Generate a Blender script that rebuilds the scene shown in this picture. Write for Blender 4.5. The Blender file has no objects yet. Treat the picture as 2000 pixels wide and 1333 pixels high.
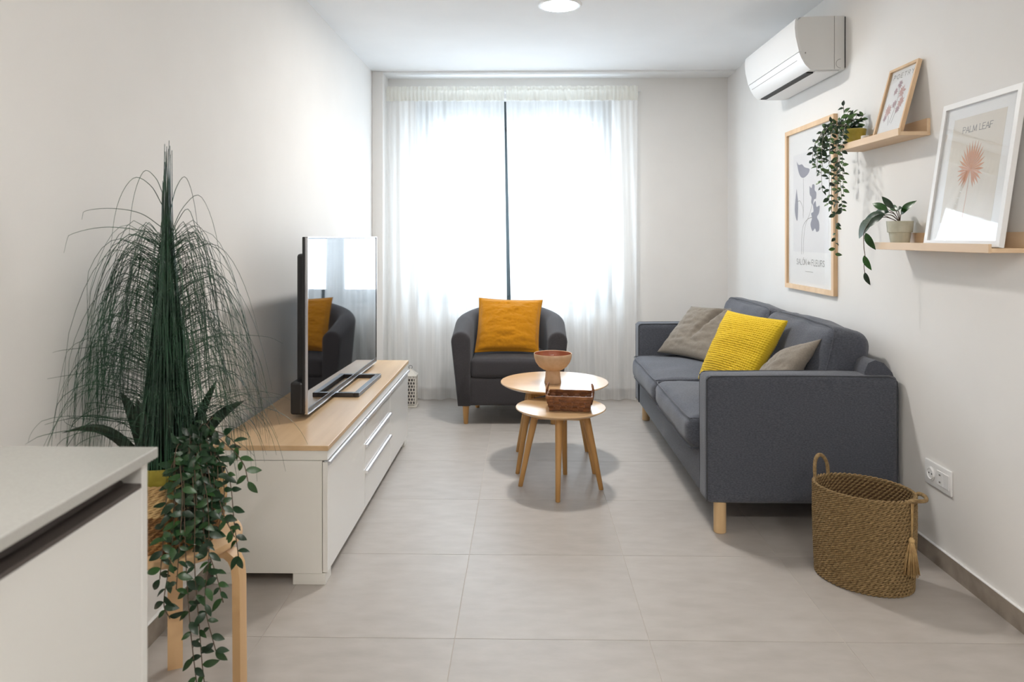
import bpy, bmesh, math, random
from mathutils import Vector, Matrix, noise, Quaternion
random.seed(7)
V = Vector
scene = bpy.context.scene
col = scene.collection

# ------------------------------------------------------------------ camera, sky, exposure
CAM_H, FOCAL_PX = 1.247, 1430.0
cam_data = bpy.data.cameras.new('camera')
cam_data.sensor_width = 36.0
cam_data.lens = FOCAL_PX / 2000 * 36
cam_data.shift_y = -204.5 / 2000
cam_data.clip_start = 0.02
cam_data.dof.use_dof = True
cam_data.dof.focus_distance = 3.3
cam_data.dof.aperture_fstop = 5.0
cam = bpy.data.objects.new('camera', cam_data)
cam.location = (0, 0, CAM_H)
cam.rotation_euler = (math.pi / 2, 0, math.atan(25 / FOCAL_PX))
col.objects.link(cam)
scene.camera = cam

world = bpy.data.worlds.new('overcast_sky')
scene.world = world
world.use_nodes = True
bg = world.node_tree.nodes['Background']
bg.inputs[0].default_value = (0.80, 0.90, 1.0, 1)
bg.inputs[1].default_value = 13.5
LAMP = 300.0

vs = scene.view_settings
vs.view_transform = 'Standard'
vs.look = 'None'
vs.gamma = 1.0
vs.use_curve_mapping = False
vs.exposure = 0.17
scene.cycles.use_denoising = True
scene.cycles.max_bounces = 14
scene.cycles.diffuse_bounces = 6
scene.cycles.transparent_max_bounces = 24
scene.cycles.sample_clamp_indirect = 6.0
scene.cycles.caustics_reflective = False
scene.cycles.caustics_refractive = False


def portal(name, loc, rot, sx, sy):
    l = bpy.data.lights.new(name, 'AREA')
    l.shape = 'RECTANGLE'
    l.size, l.size_y = sx, sy
    l.cycles.is_portal = True
    o = bpy.data.objects.new(name, l)
    o.location, o.rotation_euler = loc, rot
    col.objects.link(o)


portal('window_daylight', (-0.085, 5.96, 1.505), (-math.pi / 2, 0, 0), 1.55, 1.63)


# ------------------------------------------------------------------ material helpers
def srgb(r, g, b):
    f = lambda c: c / 12.92 if c <= 0.04045 else ((c + 0.055) / 1.055) ** 2.4
    return (f(r / 255), f(g / 255), f(b / 255), 1)


class Mat:
    def __init__(s, name):
        s.m = bpy.data.materials.new(name)
        s.m.use_nodes = True
        s.nt = s.m.node_tree
        s.p = s.nt.nodes['Principled BSDF']
        s.out = s.nt.nodes['Material Output']

    def n(s, t, **k):
        nd = s.nt.nodes.new(t)
        for a, v in k.items():
            if a[0] == '_':
                setattr(nd, a[1:], v)
            else:
                nd.inputs[a].default_value = v
        return nd

    def l(s, a, ai, b, bi):
        s.nt.links.new(a.outputs[ai], b.inputs[bi])


def plain(name, c, rough=0.6, metal=0.0, spec=0.5, coat=0.0):
    k = Mat(name)
    k.p.inputs['Base Color'].default_value = c
    k.p.inputs['Roughness'].default_value = rough
    k.p.inputs['Metallic'].default_value = metal
    k.p.inputs['Specular IOR Level'].default_value = spec
    k.p.inputs['Coat Weight'].default_value = coat
    return k


def noisy(name, c1, c2, scale=8, stretch=(1, 1, 1), rough=0.6, bump=0.0, bscale=None, detail=5, spec=0.5,
          lo=0.35, hi=0.65, rand=0.0, bdist=0.01, coat=0.0, hue=0.0):
    k = plain(name, c1, rough, 0, spec, coat)
    tc = k.n('ShaderNodeTexCoord')
    mp = k.n('ShaderNodeMapping', Scale=stretch)
    k.l(tc, 'Object', mp, 'Vector')
    src = mp
    if rand:
        oi = k.n('ShaderNodeObjectInfo')
        mul = k.n('ShaderNodeVectorMath', _operation='SCALE')
        mul.inputs[0].default_value = (37, 53, 29)
        k.l(oi, 'Random', mul, 'Scale')
        add = k.n('ShaderNodeVectorMath', _operation='ADD')
        k.l(mp, 0, add, 0)
        k.l(mul, 0, add, 1)
        src = add
    nz = k.n('ShaderNodeTexNoise', Scale=scale, Detail=detail)
    k.l(src, 0, nz, 'Vector')
    rp = k.n('ShaderNodeValToRGB')
    rp.color_ramp.elements[0].position, rp.color_ramp.elements[0].color = lo, c1
    rp.color_ramp.elements[1].position, rp.color_ramp.elements[1].color = hi, c2
    k.l(nz, 'Fac', rp, 'Fac')
    last = rp
    if rand:
        hs = k.n('ShaderNodeHueSaturation')
        mr = k.n('ShaderNodeMapRange')
        mr.inputs['To Min'].default_value, mr.inputs['To Max'].default_value = 1 - rand, 1 + rand
        k.l(oi, 'Random', mr, 'Value')
        k.l(mr, 0, hs, 'Value')
        k.l(rp, 0, hs, 'Color')
        last = hs
    k.l(last, 0, k.p, 'Base Color')
    if bump:
        nb = k.n('ShaderNodeTexNoise', Scale=bscale or scale * 6, Detail=3.0)
        k.l(src, 0, nb, 'Vector')
        bp = k.n('ShaderNodeBump', Strength=bump, Distance=bdist)
        k.l(nb, 'Fac', bp, 'Height')
        k.l(bp, 0, k.p, 'Normal')
    return k


def fabric(name, c1, c2, weave=420, bump=0.35, rough=0.95, sheen=0.15):
    k = noisy(name, c1, c2, scale=weave * 0.35, stretch=(1, 1, 2.2), rough=rough, bump=bump, bscale=weave,
              spec=0.15, lo=0.3, hi=0.7, bdist=0.002)
    k.p.inputs['Sheen Weight'].default_value = sheen
    k.p.inputs['Sheen Roughness'].default_value = 0.6
    return k


def wood(name, c1, c2, axis='y', scale=14, rough=0.42, spec=0.5):
    st = {'x': (0.09, 1, 1), 'y': (1, 0.09, 1), 'z': (1, 1, 0.09)}[axis]
    return noisy(name, c1, c2, scale=scale, stretch=st, rough=rough, bump=0.06, bscale=scale * 5, detail=7,
                 spec=spec, lo=0.3, hi=0.72, rand=0.03, bdist=0.003)


def sheer(name, c, see, trans):
    k = Mat(name)
    k.nt.nodes.remove(k.p)
    tp = k.n('ShaderNodeBsdfTransparent')
    tl = k.n('ShaderNodeBsdfTranslucent', Color=c)
    df = k.n('ShaderNodeBsdfDiffuse', Color=c)
    m1 = k.n('ShaderNodeMixShader', Fac=trans)
    k.l(df, 0, m1, 1)
    k.l(tl, 0, m1, 2)
    m2 = k.n('ShaderNodeMixShader', Fac=see)
    tc = k.n('ShaderNodeTexCoord')
    mp = k.n('ShaderNodeMapping', Scale=(1, 1, 0.04))
    k.l(tc, 'Object', mp, 'Vector')
    nz = k.n('ShaderNodeTexNoise', Scale=60.0, Detail=3.0)
    k.l(mp, 0, nz, 'Vector')
    mr = k.n('ShaderNodeMapRange')
    mr.inputs['To Min'].default_value, mr.inputs['To Max'].default_value = see * 0.6, see * 1.4
    k.l(nz, 'Fac', mr, 'Value')
    k.l(mr, 0, m2, 'Fac')
    k.l(m1, 0, m2, 1)
    k.l(tp, 0, m2, 2)
    k.l(m2, 0, k.out, 'Surface')
    return k


def clear_glass(name, rough=0.0, tint=(1, 1, 1, 1)):
    k = Mat(name)
    k.nt.nodes.remove(k.p)
    tp = k.n('ShaderNodeBsdfTransparent', Color=tint)
    gl = k.n('ShaderNodeBsdfGlossy', Roughness=rough)
    fr = k.n('ShaderNodeFresnel', IOR=1.45)
    ge = k.n('ShaderNodeNewGeometry')
    io = k.n('ShaderNodeMapRange')
    io.inputs['To Min'].default_value, io.inputs['To Max'].default_value = 1.45, 1 / 1.45   # same thin-pane reflectance from either side
    k.l(ge, 'Backfacing', io, 'Value')
    k.l(io, 0, fr, 'IOR')
    mx = k.n('ShaderNodeMixShader')
    k.l(fr, 0, mx, 0)
    k.l(tp, 0, mx, 1)
    k.l(gl, 0, mx, 2)
    k.l(mx, 0, k.out, 'Surface')
    return k


def emitter(name, c, s):
    k = plain(name, c)
    k.p.inputs['Emission Color'].default_value = c
    k.p.inputs['Emission Strength'].default_value = s
    return k


M = {}
M['wall'] = noisy('wall_paint', (0.78, 0.765, 0.745, 1), (0.80, 0.785, 0.765, 1), 3, rough=0.85, bump=0.05, bscale=180, spec=0.25, bdist=0.002)
M['ceiling'] = noisy('ceiling_paint', (0.80, 0.80, 0.80, 1), (0.82, 0.82, 0.82, 1), 3, rough=0.9, spec=0.2)
M['tile'] = noisy('stone_tile', (0.405, 0.370, 0.338, 1), (0.465, 0.430, 0.398, 1), 9, stretch=(1, 2.2, 1), rough=0.42, bump=0.08,
                  bscale=90, detail=9, spec=0.4, lo=0.28, hi=0.72, rand=0.035, bdist=0.002)
M['grout'] = plain('grout', (0.56, 0.51, 0.46, 1), 0.9)
M['skirting'] = noisy('skirting_tile', (0.25, 0.21, 0.175, 1), (0.33, 0.285, 0.24, 1), 16, stretch=(3, 1, 1), rough=0.5, rand=0.02)
M['white_lacquer'] = plain('white_lacquer', (0.76, 0.745, 0.70, 1), 0.28)
M['white_gloss'] = plain('white_gloss', (0.78, 0.765, 0.73, 1), 0.12, coat=0.4)
M['white_plastic'] = plain('white_plastic', (0.80, 0.80, 0.80, 1), 0.32)
M['ac_side'] = plain('white_plastic_matt', (0.74, 0.74, 0.73, 1), 0.45)
M['white_paint'] = plain('white_frame_paint', (0.84, 0.84, 0.84, 1), 0.4)
M['aluminium'] = plain('handle_aluminium', (0.86, 0.87, 0.90, 1), 0.22, 0.6)
M['anthracite'] = plain('anthracite_metal', (0.055, 0.075, 0.085, 1), 0.4, 0.3)
M['black'] = plain('black_plastic', (0.012, 0.012, 0.013, 1), 0.35)
M['screen'] = plain('tv_screen', (0.006, 0.006, 0.007, 1), 0.03, spec=0.8, coat=0.5)
M['silver'] = plain('silver_trim', (0.75, 0.75, 0.78, 1), 0.18, 1.0)
M['gunmetal'] = plain('gunmetal', (0.06, 0.057, 0.06, 1), 0.38, 0.4)
M['oak'] = wood('oak_veneer', srgb(190, 158, 120), srgb(210, 180, 142), 'y', 16, 0.38)
M['oak_table'] = wood('oak_table', srgb(190, 154, 112), srgb(206, 172, 130), 'x', 14, 0.24, 0.6)
M['oak_table'].p.inputs['Coat Weight'].default_value = 0.6
M['oak_table'].p.inputs['Coat Roughness'].default_value = 0.17
M['oak_leg'] = wood('oak_leg', srgb(176, 130, 74), srgb(194, 150, 94), 'z', 16, 0.45)
M['beech'] = wood('beech', srgb(204, 170, 124), srgb(220, 190, 148), 'z', 14, 0.45)
M['birch'] = wood('birch', srgb(204, 166, 120), srgb(222, 188, 146), 'z', 12, 0.45)
M['pine'] = wood('pine', srgb(214, 182, 146), srgb(230, 204, 172), 'y', 18, 0.5)
M['pine_v'] = wood('pine_upright', srgb(212, 178, 138), srgb(228, 198, 162), 'z', 18, 0.5)
M['sofa'] = fabric('sofa_fabric', (0.052, 0.057, 0.072, 1), (0.095, 0.102, 0.126, 1), 330, 0.4, sheen=0.2)
M['sofa_pipe'] = fabric('sofa_piping', (0.04, 0.044, 0.052, 1), (0.055, 0.06, 0.07, 1), 300, 0.2)
M['chair'] = fabric('armchair_fabric', (0.040, 0.037, 0.040, 1), (0.056, 0.052, 0.056, 1), 500, 0.25, sheen=0.1)
M['mustard'] = fabric('mustard_linen', srgb(180, 118, 8), srgb(198, 134, 16), 500, 0.25)
M['yellow'] = fabric('yellow_knit', srgb(212, 178, 30), srgb(228, 196, 56), 500, 0.2)
M['taupe'] = fabric('taupe_linen', srgb(122, 114, 104), srgb(140, 131, 120), 500, 0.3)
M['seagrass'] = noisy('seagrass', srgb(112, 88, 55), srgb(160, 134, 92), 110, rough=0.8, bump=0.4, bscale=300, lo=0.25, hi=0.75)
M['basket_gap_shade'] = plain('basket_shadow_weave', srgb(84, 60, 34), 0.9)
M['rope_pale'] = noisy('pale_seagrass', srgb(170, 136, 88), srgb(206, 174, 122), 30, rough=0.85, bump=0.4, bscale=200)
M['rope_brown'] = noisy('brown_seagrass', srgb(110, 76, 40), srgb(166, 122, 72), 30, rough=0.85, bump=0.4, bscale=200)
M['chip'] = noisy('stained_chipwood', srgb(82, 46, 22), srgb(138, 84, 42), 22, stretch=(1, 1, 3), rough=0.5, bump=0.2, bscale=120)
M['chip_rim'] = noisy('chipwood_rim', srgb(104, 62, 32), srgb(150, 98, 54), 22, rough=0.5)
M['clay'] = noisy('beige_stoneware', srgb(196, 164, 132), srgb(206, 176, 146), 30, rough=0.75, bump=0.1, bscale=240)
M['glaze'] = plain('red_brown_glaze', srgb(150, 88, 64), 0.12)
M['quartz'] = noisy('grey_quartz', (0.405, 0.40, 0.375, 1), (0.43, 0.425, 0.40, 1), 260, rough=0.22, detail=2)
M['groove'] = plain('brown_grip_channel', (0.075, 0.062, 0.056, 1), 0.4)
M['kitchen'] = plain('kitchen_front', (0.66, 0.655, 0.63, 1), 0.35)
M['ivy'] = noisy('ivy_leaf', srgb(16, 36, 22), srgb(32, 62, 34), 40, rough=0.34, rand=0.35, spec=0.5)
M['ivy_mid'] = noisy('ivy_leaf_mid', srgb(30, 58, 28), srgb(48, 82, 38), 40, rough=0.34, rand=0.3, spec=0.5)
M['ivy_light'] = noisy('ivy_leaf_light', srgb(44, 74, 30), srgb(74, 108, 48), 40, rough=0.36, rand=0.3, spec=0.5)
M['stem'] = plain('brown_stem', srgb(84, 68, 52), 0.7)
M['stem_pale'] = plain('grey_stem', srgb(128, 124, 108), 0.7)
M['grass'] = noisy('grass_blade', srgb(14, 40, 28), srgb(50, 86, 62), 9, rough=0.4, detail=2)
M['sword'] = noisy('sword_leaf', srgb(18, 32, 22), srgb(40, 54, 38), 12, stretch=(6, 6, 1), rough=0.42)
M['plant'] = noisy('glossy_leaf', srgb(26, 62, 24), srgb(46, 92, 34), 25, rough=0.3, rand=0.3)
M['plant_grey'] = noisy('grey_green_leaf', srgb(62, 80, 66), srgb(96, 112, 98), 40, rough=0.45)
M['soil'] = noisy('soil', (0.012, 0.01, 0.008, 1), (0.03, 0.024, 0.018, 1), 60, rough=0.95, bump=0.6, bscale=90)
M['olive_pot'] = noisy('olive_pot', srgb(160, 146, 56), srgb(188, 172, 80), 18, rough=0.35)
M['sage_pot'] = noisy('sage_pot', srgb(184, 184, 166), srgb(196, 196, 180), 30, rough=0.6)
M['candle'] = plain('white_wax', srgb(226, 222, 214), 0.5)
M['paper'] = plain('poster_paper', (0.88, 0.88, 0.88, 1), 0.7)
M['paper_grey'] = plain('poster_ground', srgb(232, 232, 234), 0.7)
M['paper_beige'] = plain('beige_ground', srgb(222, 214, 202), 0.7)
M['ink_blue'] = plain('grey_blue_ink', srgb(128, 130, 146), 0.7)
M['ink_grey'] = plain('grey_ink', srgb(128, 126, 124), 0.7)
M['ink_dark'] = plain('dark_ink', srgb(92, 88, 88), 0.7)
M['ink_rose'] = plain('rose_ink', srgb(202, 160, 152), 0.7)
M['ink_mauve'] = plain('mauve_ink', srgb(176, 146, 152), 0.7)
M['ink_terra'] = plain('terracotta_ink', srgb(206, 146, 110), 0.7)
M['glass'] = clear_glass('picture_glass', 0.01)
M['pane'] = clear_glass('window_glass', 0.0, (0.95, 0.97, 0.98, 1))
M['curtain'] = sheer('sheer_voile', (0.93, 0.93, 0.925, 1), 0.29, 0.50)
M['header'] = sheer('curtain_heading', (0.88, 0.87, 0.81, 1), 0.06, 0.4)
M['shutter'] = plain('shutter_slat', (0.62, 0.63, 0.63, 1), 0.6)
M['lamp'] = emitter('lamp_disc', (1.0, 0.965, 0.915, 1), LAMP)
M['lantern_cream'] = plain('lantern_cream', srgb(206, 200, 190), 0.6)
M['dark_hole'] = plain('dark_slot', (0.01, 0.01, 0.01, 1), 0.6)

# ------------------------------------------------------------------ object helpers
W = {}


def link(o, parent, world_m):
    col.objects.link(o)
    W[o] = world_m
    if parent is not None:
        o.parent = parent
        o.matrix_parent_inverse = W[parent].inverted()
    o.matrix_basis = world_m
    return o


def thing(name, loc, label, cat, group=None, kind=None):
    o = bpy.data.objects.new(name, None)
    o.empty_display_size = 0.05
    link(o, None, Matrix.Translation(V(loc)))
    if label: o['label'] = label
    if cat: o['category'] = cat
    if group: o['group'] = group
    if kind: o['kind'] = kind
    return o


def tag(o, label, cat, group=None):
    o['label'], o['category'] = label, cat
    if group: o['group'] = group
    return o


def struct(o):
    o['kind'] = 'structure'
    return o


def mobj(name, me, mat, parent, world_m, smooth=False):
    return link(bpy.data.objects.new(name, me), parent, world_m)


def obj(name, geo, mat, parent=None, smooth=False, angle=None):
    """geo: (verts, faces) in world space or a bmesh; the origin goes to the middle of its base."""
    me = bpy.data.meshes.new(name)
    if isinstance(geo, tuple):
        me.from_pydata([tuple(v) for v in geo[0]], [], geo[1])
    else:
        bmesh.ops.recalc_face_normals(geo, faces=geo.faces)
        geo.to_mesh(me)
        geo.free()
    vs_ = [v.co for v in me.vertices]
    lo = V([min(v[i] for v in vs_) for i in range(3)])
    hi = V([max(v[i] for v in vs_) for i in range(3)])
    c = V(((lo.x + hi.x) / 2, (lo.y + hi.y) / 2, lo.z))
    me.transform(Matrix.Translation(-c))
    me.materials.append((M[mat] if isinstance(mat, str) else mat).m)
    if smooth:
        me.polygons.foreach_set('use_smooth', [True] * len(me.polygons))
        if angle:
            me.set_sharp_from_angle(angle=math.radians(angle))
    return mobj(name, me, None, parent, Matrix.Translation(c))


def box(x0, x1, y0, y1, z0, z1, bev=0.0, seg=2, bm=None, mat=None):
    b = bmesh.new()
    bmesh.ops.create_cube(b, size=1)
    for v in b.verts:
        v.co = V(((x0 + x1) / 2 + v.co.x * (x1 - x0), (y0 + y1) / 2 + v.co.y * (y1 - y0), (z0 + z1) / 2 + v.co.z * (z1 - z0)))
    if bev:
        bmesh.ops.bevel(b, geom=b.edges[:], offset=bev, segments=seg, affect='EDGES', profile=0.5)
    if mat is not None:
        bmesh.ops.transform(b, matrix=mat, verts=b.verts)
    if bm is not None:
        merge(bm, b)
        return bm
    return b


def merge(dst, src):
    me = bpy.data.meshes.new('tmp')
    src.to_mesh(me)
    src.free()
    dst.from_mesh(me)
    bpy.data.meshes.remove(me)
    return dst


def join(*geos):
    vs_, fs = [], []
    for v, f in geos:
        k = len(vs_)
        vs_ += list(v)
        fs += [tuple(i + k for i in q) for q in f]
    return vs_, fs


def tube(pts, rad, n=8, closed=False, flat=None, caps=True):
    """round (or flat=(w,h)) sweep along points; rad may be a list."""
    pts = [V(p) for p in pts]
    N = len(pts)
    if not isinstance(rad, (list, tuple)): rad = [rad] * N
    vs_, fs = [], []
    ref = None
    for i, p in enumerate(pts):
        a = pts[i - 1] if (i > 0 or closed) else p
        b = pts[(i + 1) % N] if (i < N - 1 or closed) else p
        t = (b - a).normalized()
        if ref is None:
            ref = V((0, 0, 1)) if abs(t.z) < 0.9 else V((0, 1, 0))
        s = t.cross(ref)
        if s.length < 1e-5: s = t.orthogonal()
        s.normalize()
        u = s.cross(t).normalized()
        ref = u
        for k in range(n):
            a_ = 2 * math.pi * k / n
            vs_.append(p + (s * math.cos(a_) + u * math.sin(a_)) * rad[i])
    m = N if closed else N - 1
    for i in range(m):
        for k in range(n):
            a, b = i * n + k, i * n + (k + 1) % n
            c, d = ((i + 1) % N) * n + (k + 1) % n, ((i + 1) % N) * n + k
            fs.append((a, b, c, d))
    if caps and not closed:
        fs.append(tuple(range(n))[::-1])
        fs.append(tuple((N - 1) * n + k for k in range(n)))
    return vs_, fs


def strip(pts, side, w, h):
    """rectangular section sweep; side = fixed width direction."""
    pts = [V(p) for p in pts]
    side = V(side).normalized()
    vs_, fs = [], []
    for i, p in enumerate(pts):
        t = (pts[min(i + 1, len(pts) - 1)] - pts[max(i - 1, 0)]).normalized()
        nrm = t.cross(side).normalized()
        for a, b in ((-1, -1), (1, -1), (1, 1), (-1, 1)):
            vs_.append(p + side * a * w / 2 + nrm * b * h / 2)
    for i in range(len(pts) - 1):
        for k in range(4):
            fs.append((i * 4 + k, i * 4 + (k + 1) % 4, i * 4 + 4 + (k + 1) % 4, i * 4 + 4 + k))
    fs += [(3, 2, 1, 0), tuple((len(pts) - 1) * 4 + k for k in range(4))]
    return vs_, fs


def lathe(prof, c, n=32, sx=1, sy=1, rot=0, z0=0, caps=True):
    vs_, fs = [], []
    for r, z in prof:
        for k in range(n):
            a = 2 * math.pi * k / n
            x, y = r * sx * math.cos(a), r * sy * math.sin(a)
            vs_.append(V((c[0] + x * math.cos(rot) - y * math.sin(rot), c[1] + x * math.sin(rot) + y * math.cos(rot), z + z0)))
    for i in range(len(prof) - 1):
        for k in range(n):
            fs.append((i * n + k, i * n + (k + 1) % n, (i + 1) * n + (k + 1) % n, (i + 1) * n + k))
    if caps and prof[0][0] > 1e-5: fs.append(tuple(range(n))[::-1])
    if caps and prof[-1][0] > 1e-5: fs.append(tuple((len(prof) - 1) * n + k for k in range(n)))
    return vs_, fs


def prism_y(prof, y0, y1):
    n = len(prof)
    vs_ = [V((x, y0, z)) for x, z in prof] + [V((x, y1, z)) for x, z in prof]
    fs = [(i, (i + 1) % n, n + (i + 1) % n, n + i) for i in range(n)]
    fs += [tuple(range(n))[::-1], tuple(range(n, 2 * n))]
    return vs_, fs


def puff(c, half, r, bulge=(0, 0, 0), n=14, mat=None, wob=0.0, seed=0, ws=6):
    """upholstered rounded box."""
    b = bmesh.new()
    bmesh.ops.create_cube(b, size=2)
    bmesh.ops.subdivide_edges(b, edges=b.edges[:], cuts=n, use_grid_fill=True)
    half = V(half)
    for v in b.verts:
        p = V([math.sin(max(-1, min(1, q)) * math.pi / 2) for q in v.co])
        q = V([p[i] * half[i] for i in range(3)])
        core = V([max(-(half[i] - r), min(half[i] - r, q[i])) for i in range(3)])
        d = q - core
        if d.length > 1e-9: q = core + d.normalized() * r
        o = V((bulge[0] * p.x * (1 - p.y ** 2) * (1 - p.z ** 2), bulge[1] * p.y * (1 - p.x ** 2) * (1 - p.z ** 2),
               bulge[2] * p.z * (1 - p.x ** 2) * (1 - p.y ** 2)))
        q = q + o
        if wob:
            q = q + noise.noise_vector(q * ws + V((seed, seed * 2, 0))) * wob + noise.noise_vector(q * ws * 4 + V((seed, 0, 3))) * wob * 0.3
        v.co = q
    m = Matrix.Translation(V(c)) @ (mat or Matrix())
    bmesh.ops.transform(b, matrix=m, verts=b.verts)
    return b


def pillow(c00, c10, c11, c01, thick, n=36, flange=0.0, pinch=0.07, wr=0.006, ws=9, seed=0, waffle=0.0, cells=34, fold=None):
    """cushion between four corners (bottom left, bottom right, top right, top left seen from the front)."""
    c00, c10, c11, c01 = V(c00), V(c10), V(c11), V(c01)
    nm = ((c10 - c00) + (c11 - c01)).cross((c01 - c00) + (c11 - c10)).normalized()
    vs_, fs, idx = [], [], {}
    cen = (c00 + c10 + c11 + c01) / 4
    lim = 1 - flange
    for side in (1, -1):
        for j in range(n + 1):
            for i in range(n + 1):
                edge = i in (0, n) or j in (0, n)
                if side == -1 and edge:
                    idx[side, i, j] = idx[1, i, j]
                    continue
                s, t = i / n * 2 - 1, j / n * 2 - 1
                u, v = s * (1 - pinch * (1 - t * t)), t * (1 - pinch * (1 - s * s))
                a, b = (u + 1) / 2, (v + 1) / 2
                p = c00 * (1 - a) * (1 - b) + c10 * a * (1 - b) + c11 * a * b + c01 * (1 - a) * b
                fu, fv = max(0.0, 1 - (s / lim) ** 2), max(0.0, 1 - (t / lim) ** 2)
                h = thick / 2 * (fu * fv) ** 0.42 + (0.0015 if not edge else 0)
                k = (fu * fv) ** 0.25
                w1 = noise.noise(V((s * ws * 0.35 + seed, t * ws * 0.8, seed * 3.1)))
                w2 = noise.noise(V((s * ws * 1.1 + seed, t * ws * 2.0 + s * 2.2, seed * 1.7)))
                h += (w1 * wr + abs(w2) * -wr * 1.1) * k
                if waffle:
                    h += waffle * (abs(math.sin(s * cells * math.pi / 2)) ** 0.6 * abs(math.sin(t * cells * math.pi / 2)) ** 0.6 - 0.5) * k
                if fold: h += fold(s, t) * k
                idx[side, i, j] = len(vs_)
                vs_.append(p + nm * h * side)
        for j in range(n):
            for i in range(n):
                q = (idx[side, i, j], idx[side, i + 1, j], idx[side, i + 1, j + 1], idx[side, i, j + 1])
                fs.append(q if side == 1 else q[::-1])
    return vs_, fs


def smoothcurve(pts, k=6):
    """Catmull-Rom through points."""
    pts = [V(p) for p in pts]
    P = [pts[0] * 2 - pts[1]] + pts + [pts[-1] * 2 - pts[-2]]
    out = []
    for i in range(1, len(P) - 2):
        a, b, c, d = P[i - 1], P[i], P[i + 1], P[i + 2]
        for j in range(k):
            t = j / k
            out.append(0.5 * ((2 * b) + (c - a) * t + (2 * a - 5 * b + 4 * c - d) * t * t + (3 * b - a - 3 * c + d) * t ** 3))
    out.append(pts[-1])
    return out


# ------------------------------------------------------------------ the room
XL, XR, YB, YF, ZC = -1.15, 1.572, 5.70, -2.2, 2.49
struct(obj('wall_left', box(XL - 0.2, XL, YF - 0.25, YB + 0.3, -0.1, ZC + 0.2), 'wall'))
struct(obj('wall_right', box(XR, XR + 0.2, YF - 0.25, YB + 0.3, -0.1, ZC + 0.2), 'wall'))
struct(obj('ceiling', box(XL, XR, YF, YB, ZC, ZC + 0.2), 'ceiling'))


def wall_with_opening(name, y0, y1, x0, x1, z0, z1):
    b = bmesh.new()
    box(XL, x0, y0, y1, -0.1, ZC + 0.2, bm=b)
    box(x1, XR, y0, y1, -0.1, ZC + 0.2, bm=b)
    box(x0, x1, y0, y1, z1, ZC + 0.2, bm=b)
    if z0 > 0: box(x0, x1, y0, y1, -0.1, z0, bm=b)
    return struct(obj(name, b, 'wall'))


WX0, WX1, WZ0, WZ1 = -0.86, 0.69, 0.69, 2.32
wall_with_opening('wall_back', YB, YB + 0.3, WX0, WX1, WZ0, WZ1)
struct(obj('wall_rear', box(XL, XR, YF - 0.25, YF, -0.1, ZC + 0.2), 'wall'))
# shallow frame round the window wall: a strip on the left and a lowered band under the ceiling
struct(obj('trim_1', box(XL, -1.067, 5.49, YB, 0, ZC, 0.004), 'wall'))
struct(obj('trim_2', box(-1.067, XR, 5.49, YB, ZC - 0.014, ZC + 0.01, 0.003), 'ceiling'))

floor = struct(obj('floor', box(XL, XR, YF, YB, -0.12, -0.0015), 'grout'))
xs = [XL, -0.817, -0.217, 0.383, 0.983, XR]
ys = [YF] + [2.265 + 0.6 * k for k in range(-7, 6)] + [YB]
tile_cache = {}
for i in range(len(xs) - 1):
    for j in range(len(ys) - 1):
        w, d = xs[i + 1] - xs[i] - 0.0018, ys[j + 1] - ys[j] - 0.0018
        if w < 0.02 or d < 0.02: continue
        key = (round(w, 3), round(d, 3))
        cx, cy = (xs[i] + xs[i + 1]) / 2, (ys[j] + ys[j + 1]) / 2
        if key not in tile_cache:
            o = obj('tile', box(cx - w / 2, cx + w / 2, cy - d / 2, cy + d / 2, -0.0015, 0.0, 0.0005, 1), 'tile', floor)
            tile_cache[key] = o
        else:
            o = bpy.data.objects.new('tile', tile_cache[key].data)
            link(o, floor, Matrix.Translation(V((cx, cy, -0.0015))))


def baseboard(name, x0, x1, y0, y1, along):
    o = struct(obj(name, box(x0, x1, y0, y1, 0, 0.066), 'skirting'))
    obj('grout_bead', box(x0, x1, y0, y1, 0.066, 0.071, 0.0015, 1), 'white_paint', o)


baseboard('baseboard_right', XR - 0.011, XR, YF, YB, 'y')
baseboard('baseboard_left', XL, XL + 0.011, 1.2, 5.49, 'y')
baseboard('baseboard_back', -1.067, XR - 0.011, YB - 0.011, YB, 'x')


# windows
def window(name, x0, x1, z0, z1, y, mull, sgn):
    b = bmesh.new()
    t = 0.085
    for a in ((x0, x0 + t, z0, z1), (x1 - t, x1, z0, z1), (x0 + t, x1 - t, z0, z0 + t), (x0 + t, x1 - t, z1 - t, z1)):
        box(a[0], a[1], y - 0.035, y + 0.035, a[2], a[3], 0.003, 1, bm=b)
    w = struct(obj(name, b, 'anthracite'))
    b = bmesh.new()
    box(mull - 0.035, mull + 0.035, y - 0.05, y + 0.02, z0 + t, z1 - t, 0.004, 1, bm=b)
    box(mull - 0.012, mull + 0.012, y - 0.062, y - 0.05, z0 + t, z1 - t, 0.003, 1, bm=b)
    obj('meeting_stile', b, 'anthracite', w)
    obj('window_latch', box(mull - 0.018, mull + 0.018, y - 0.075, y - 0.05, z1 - 0.24, z1 - 0.21, 0.004, 1), 'black', w)
    for a, c in ((x0 + t, mull - 0.035), (mull + 0.035, x1 - t)):
        b = bmesh.new()
        for q in ((a, a + 0.04, z0 + t, z1 - t), (c - 0.04, c, z0 + t, z1 - t), (a + 0.04, c - 0.04, z0 + t, z0 + t + 0.045), (a + 0.04, c - 0.04, z1 - t - 0.045, z1 - t)):
            box(q[0], q[1], y - 0.025, y + 0.015, q[2], q[3], 0.003, 1, bm=b)
        s = obj('sash', b, 'anthracite', w)
        obj('pane', box(a + 0.04, c - 0.04, y - 0.004, y, z0 + t + 0.045, z1 - t - 0.045), 'pane', s)
    return w


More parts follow.
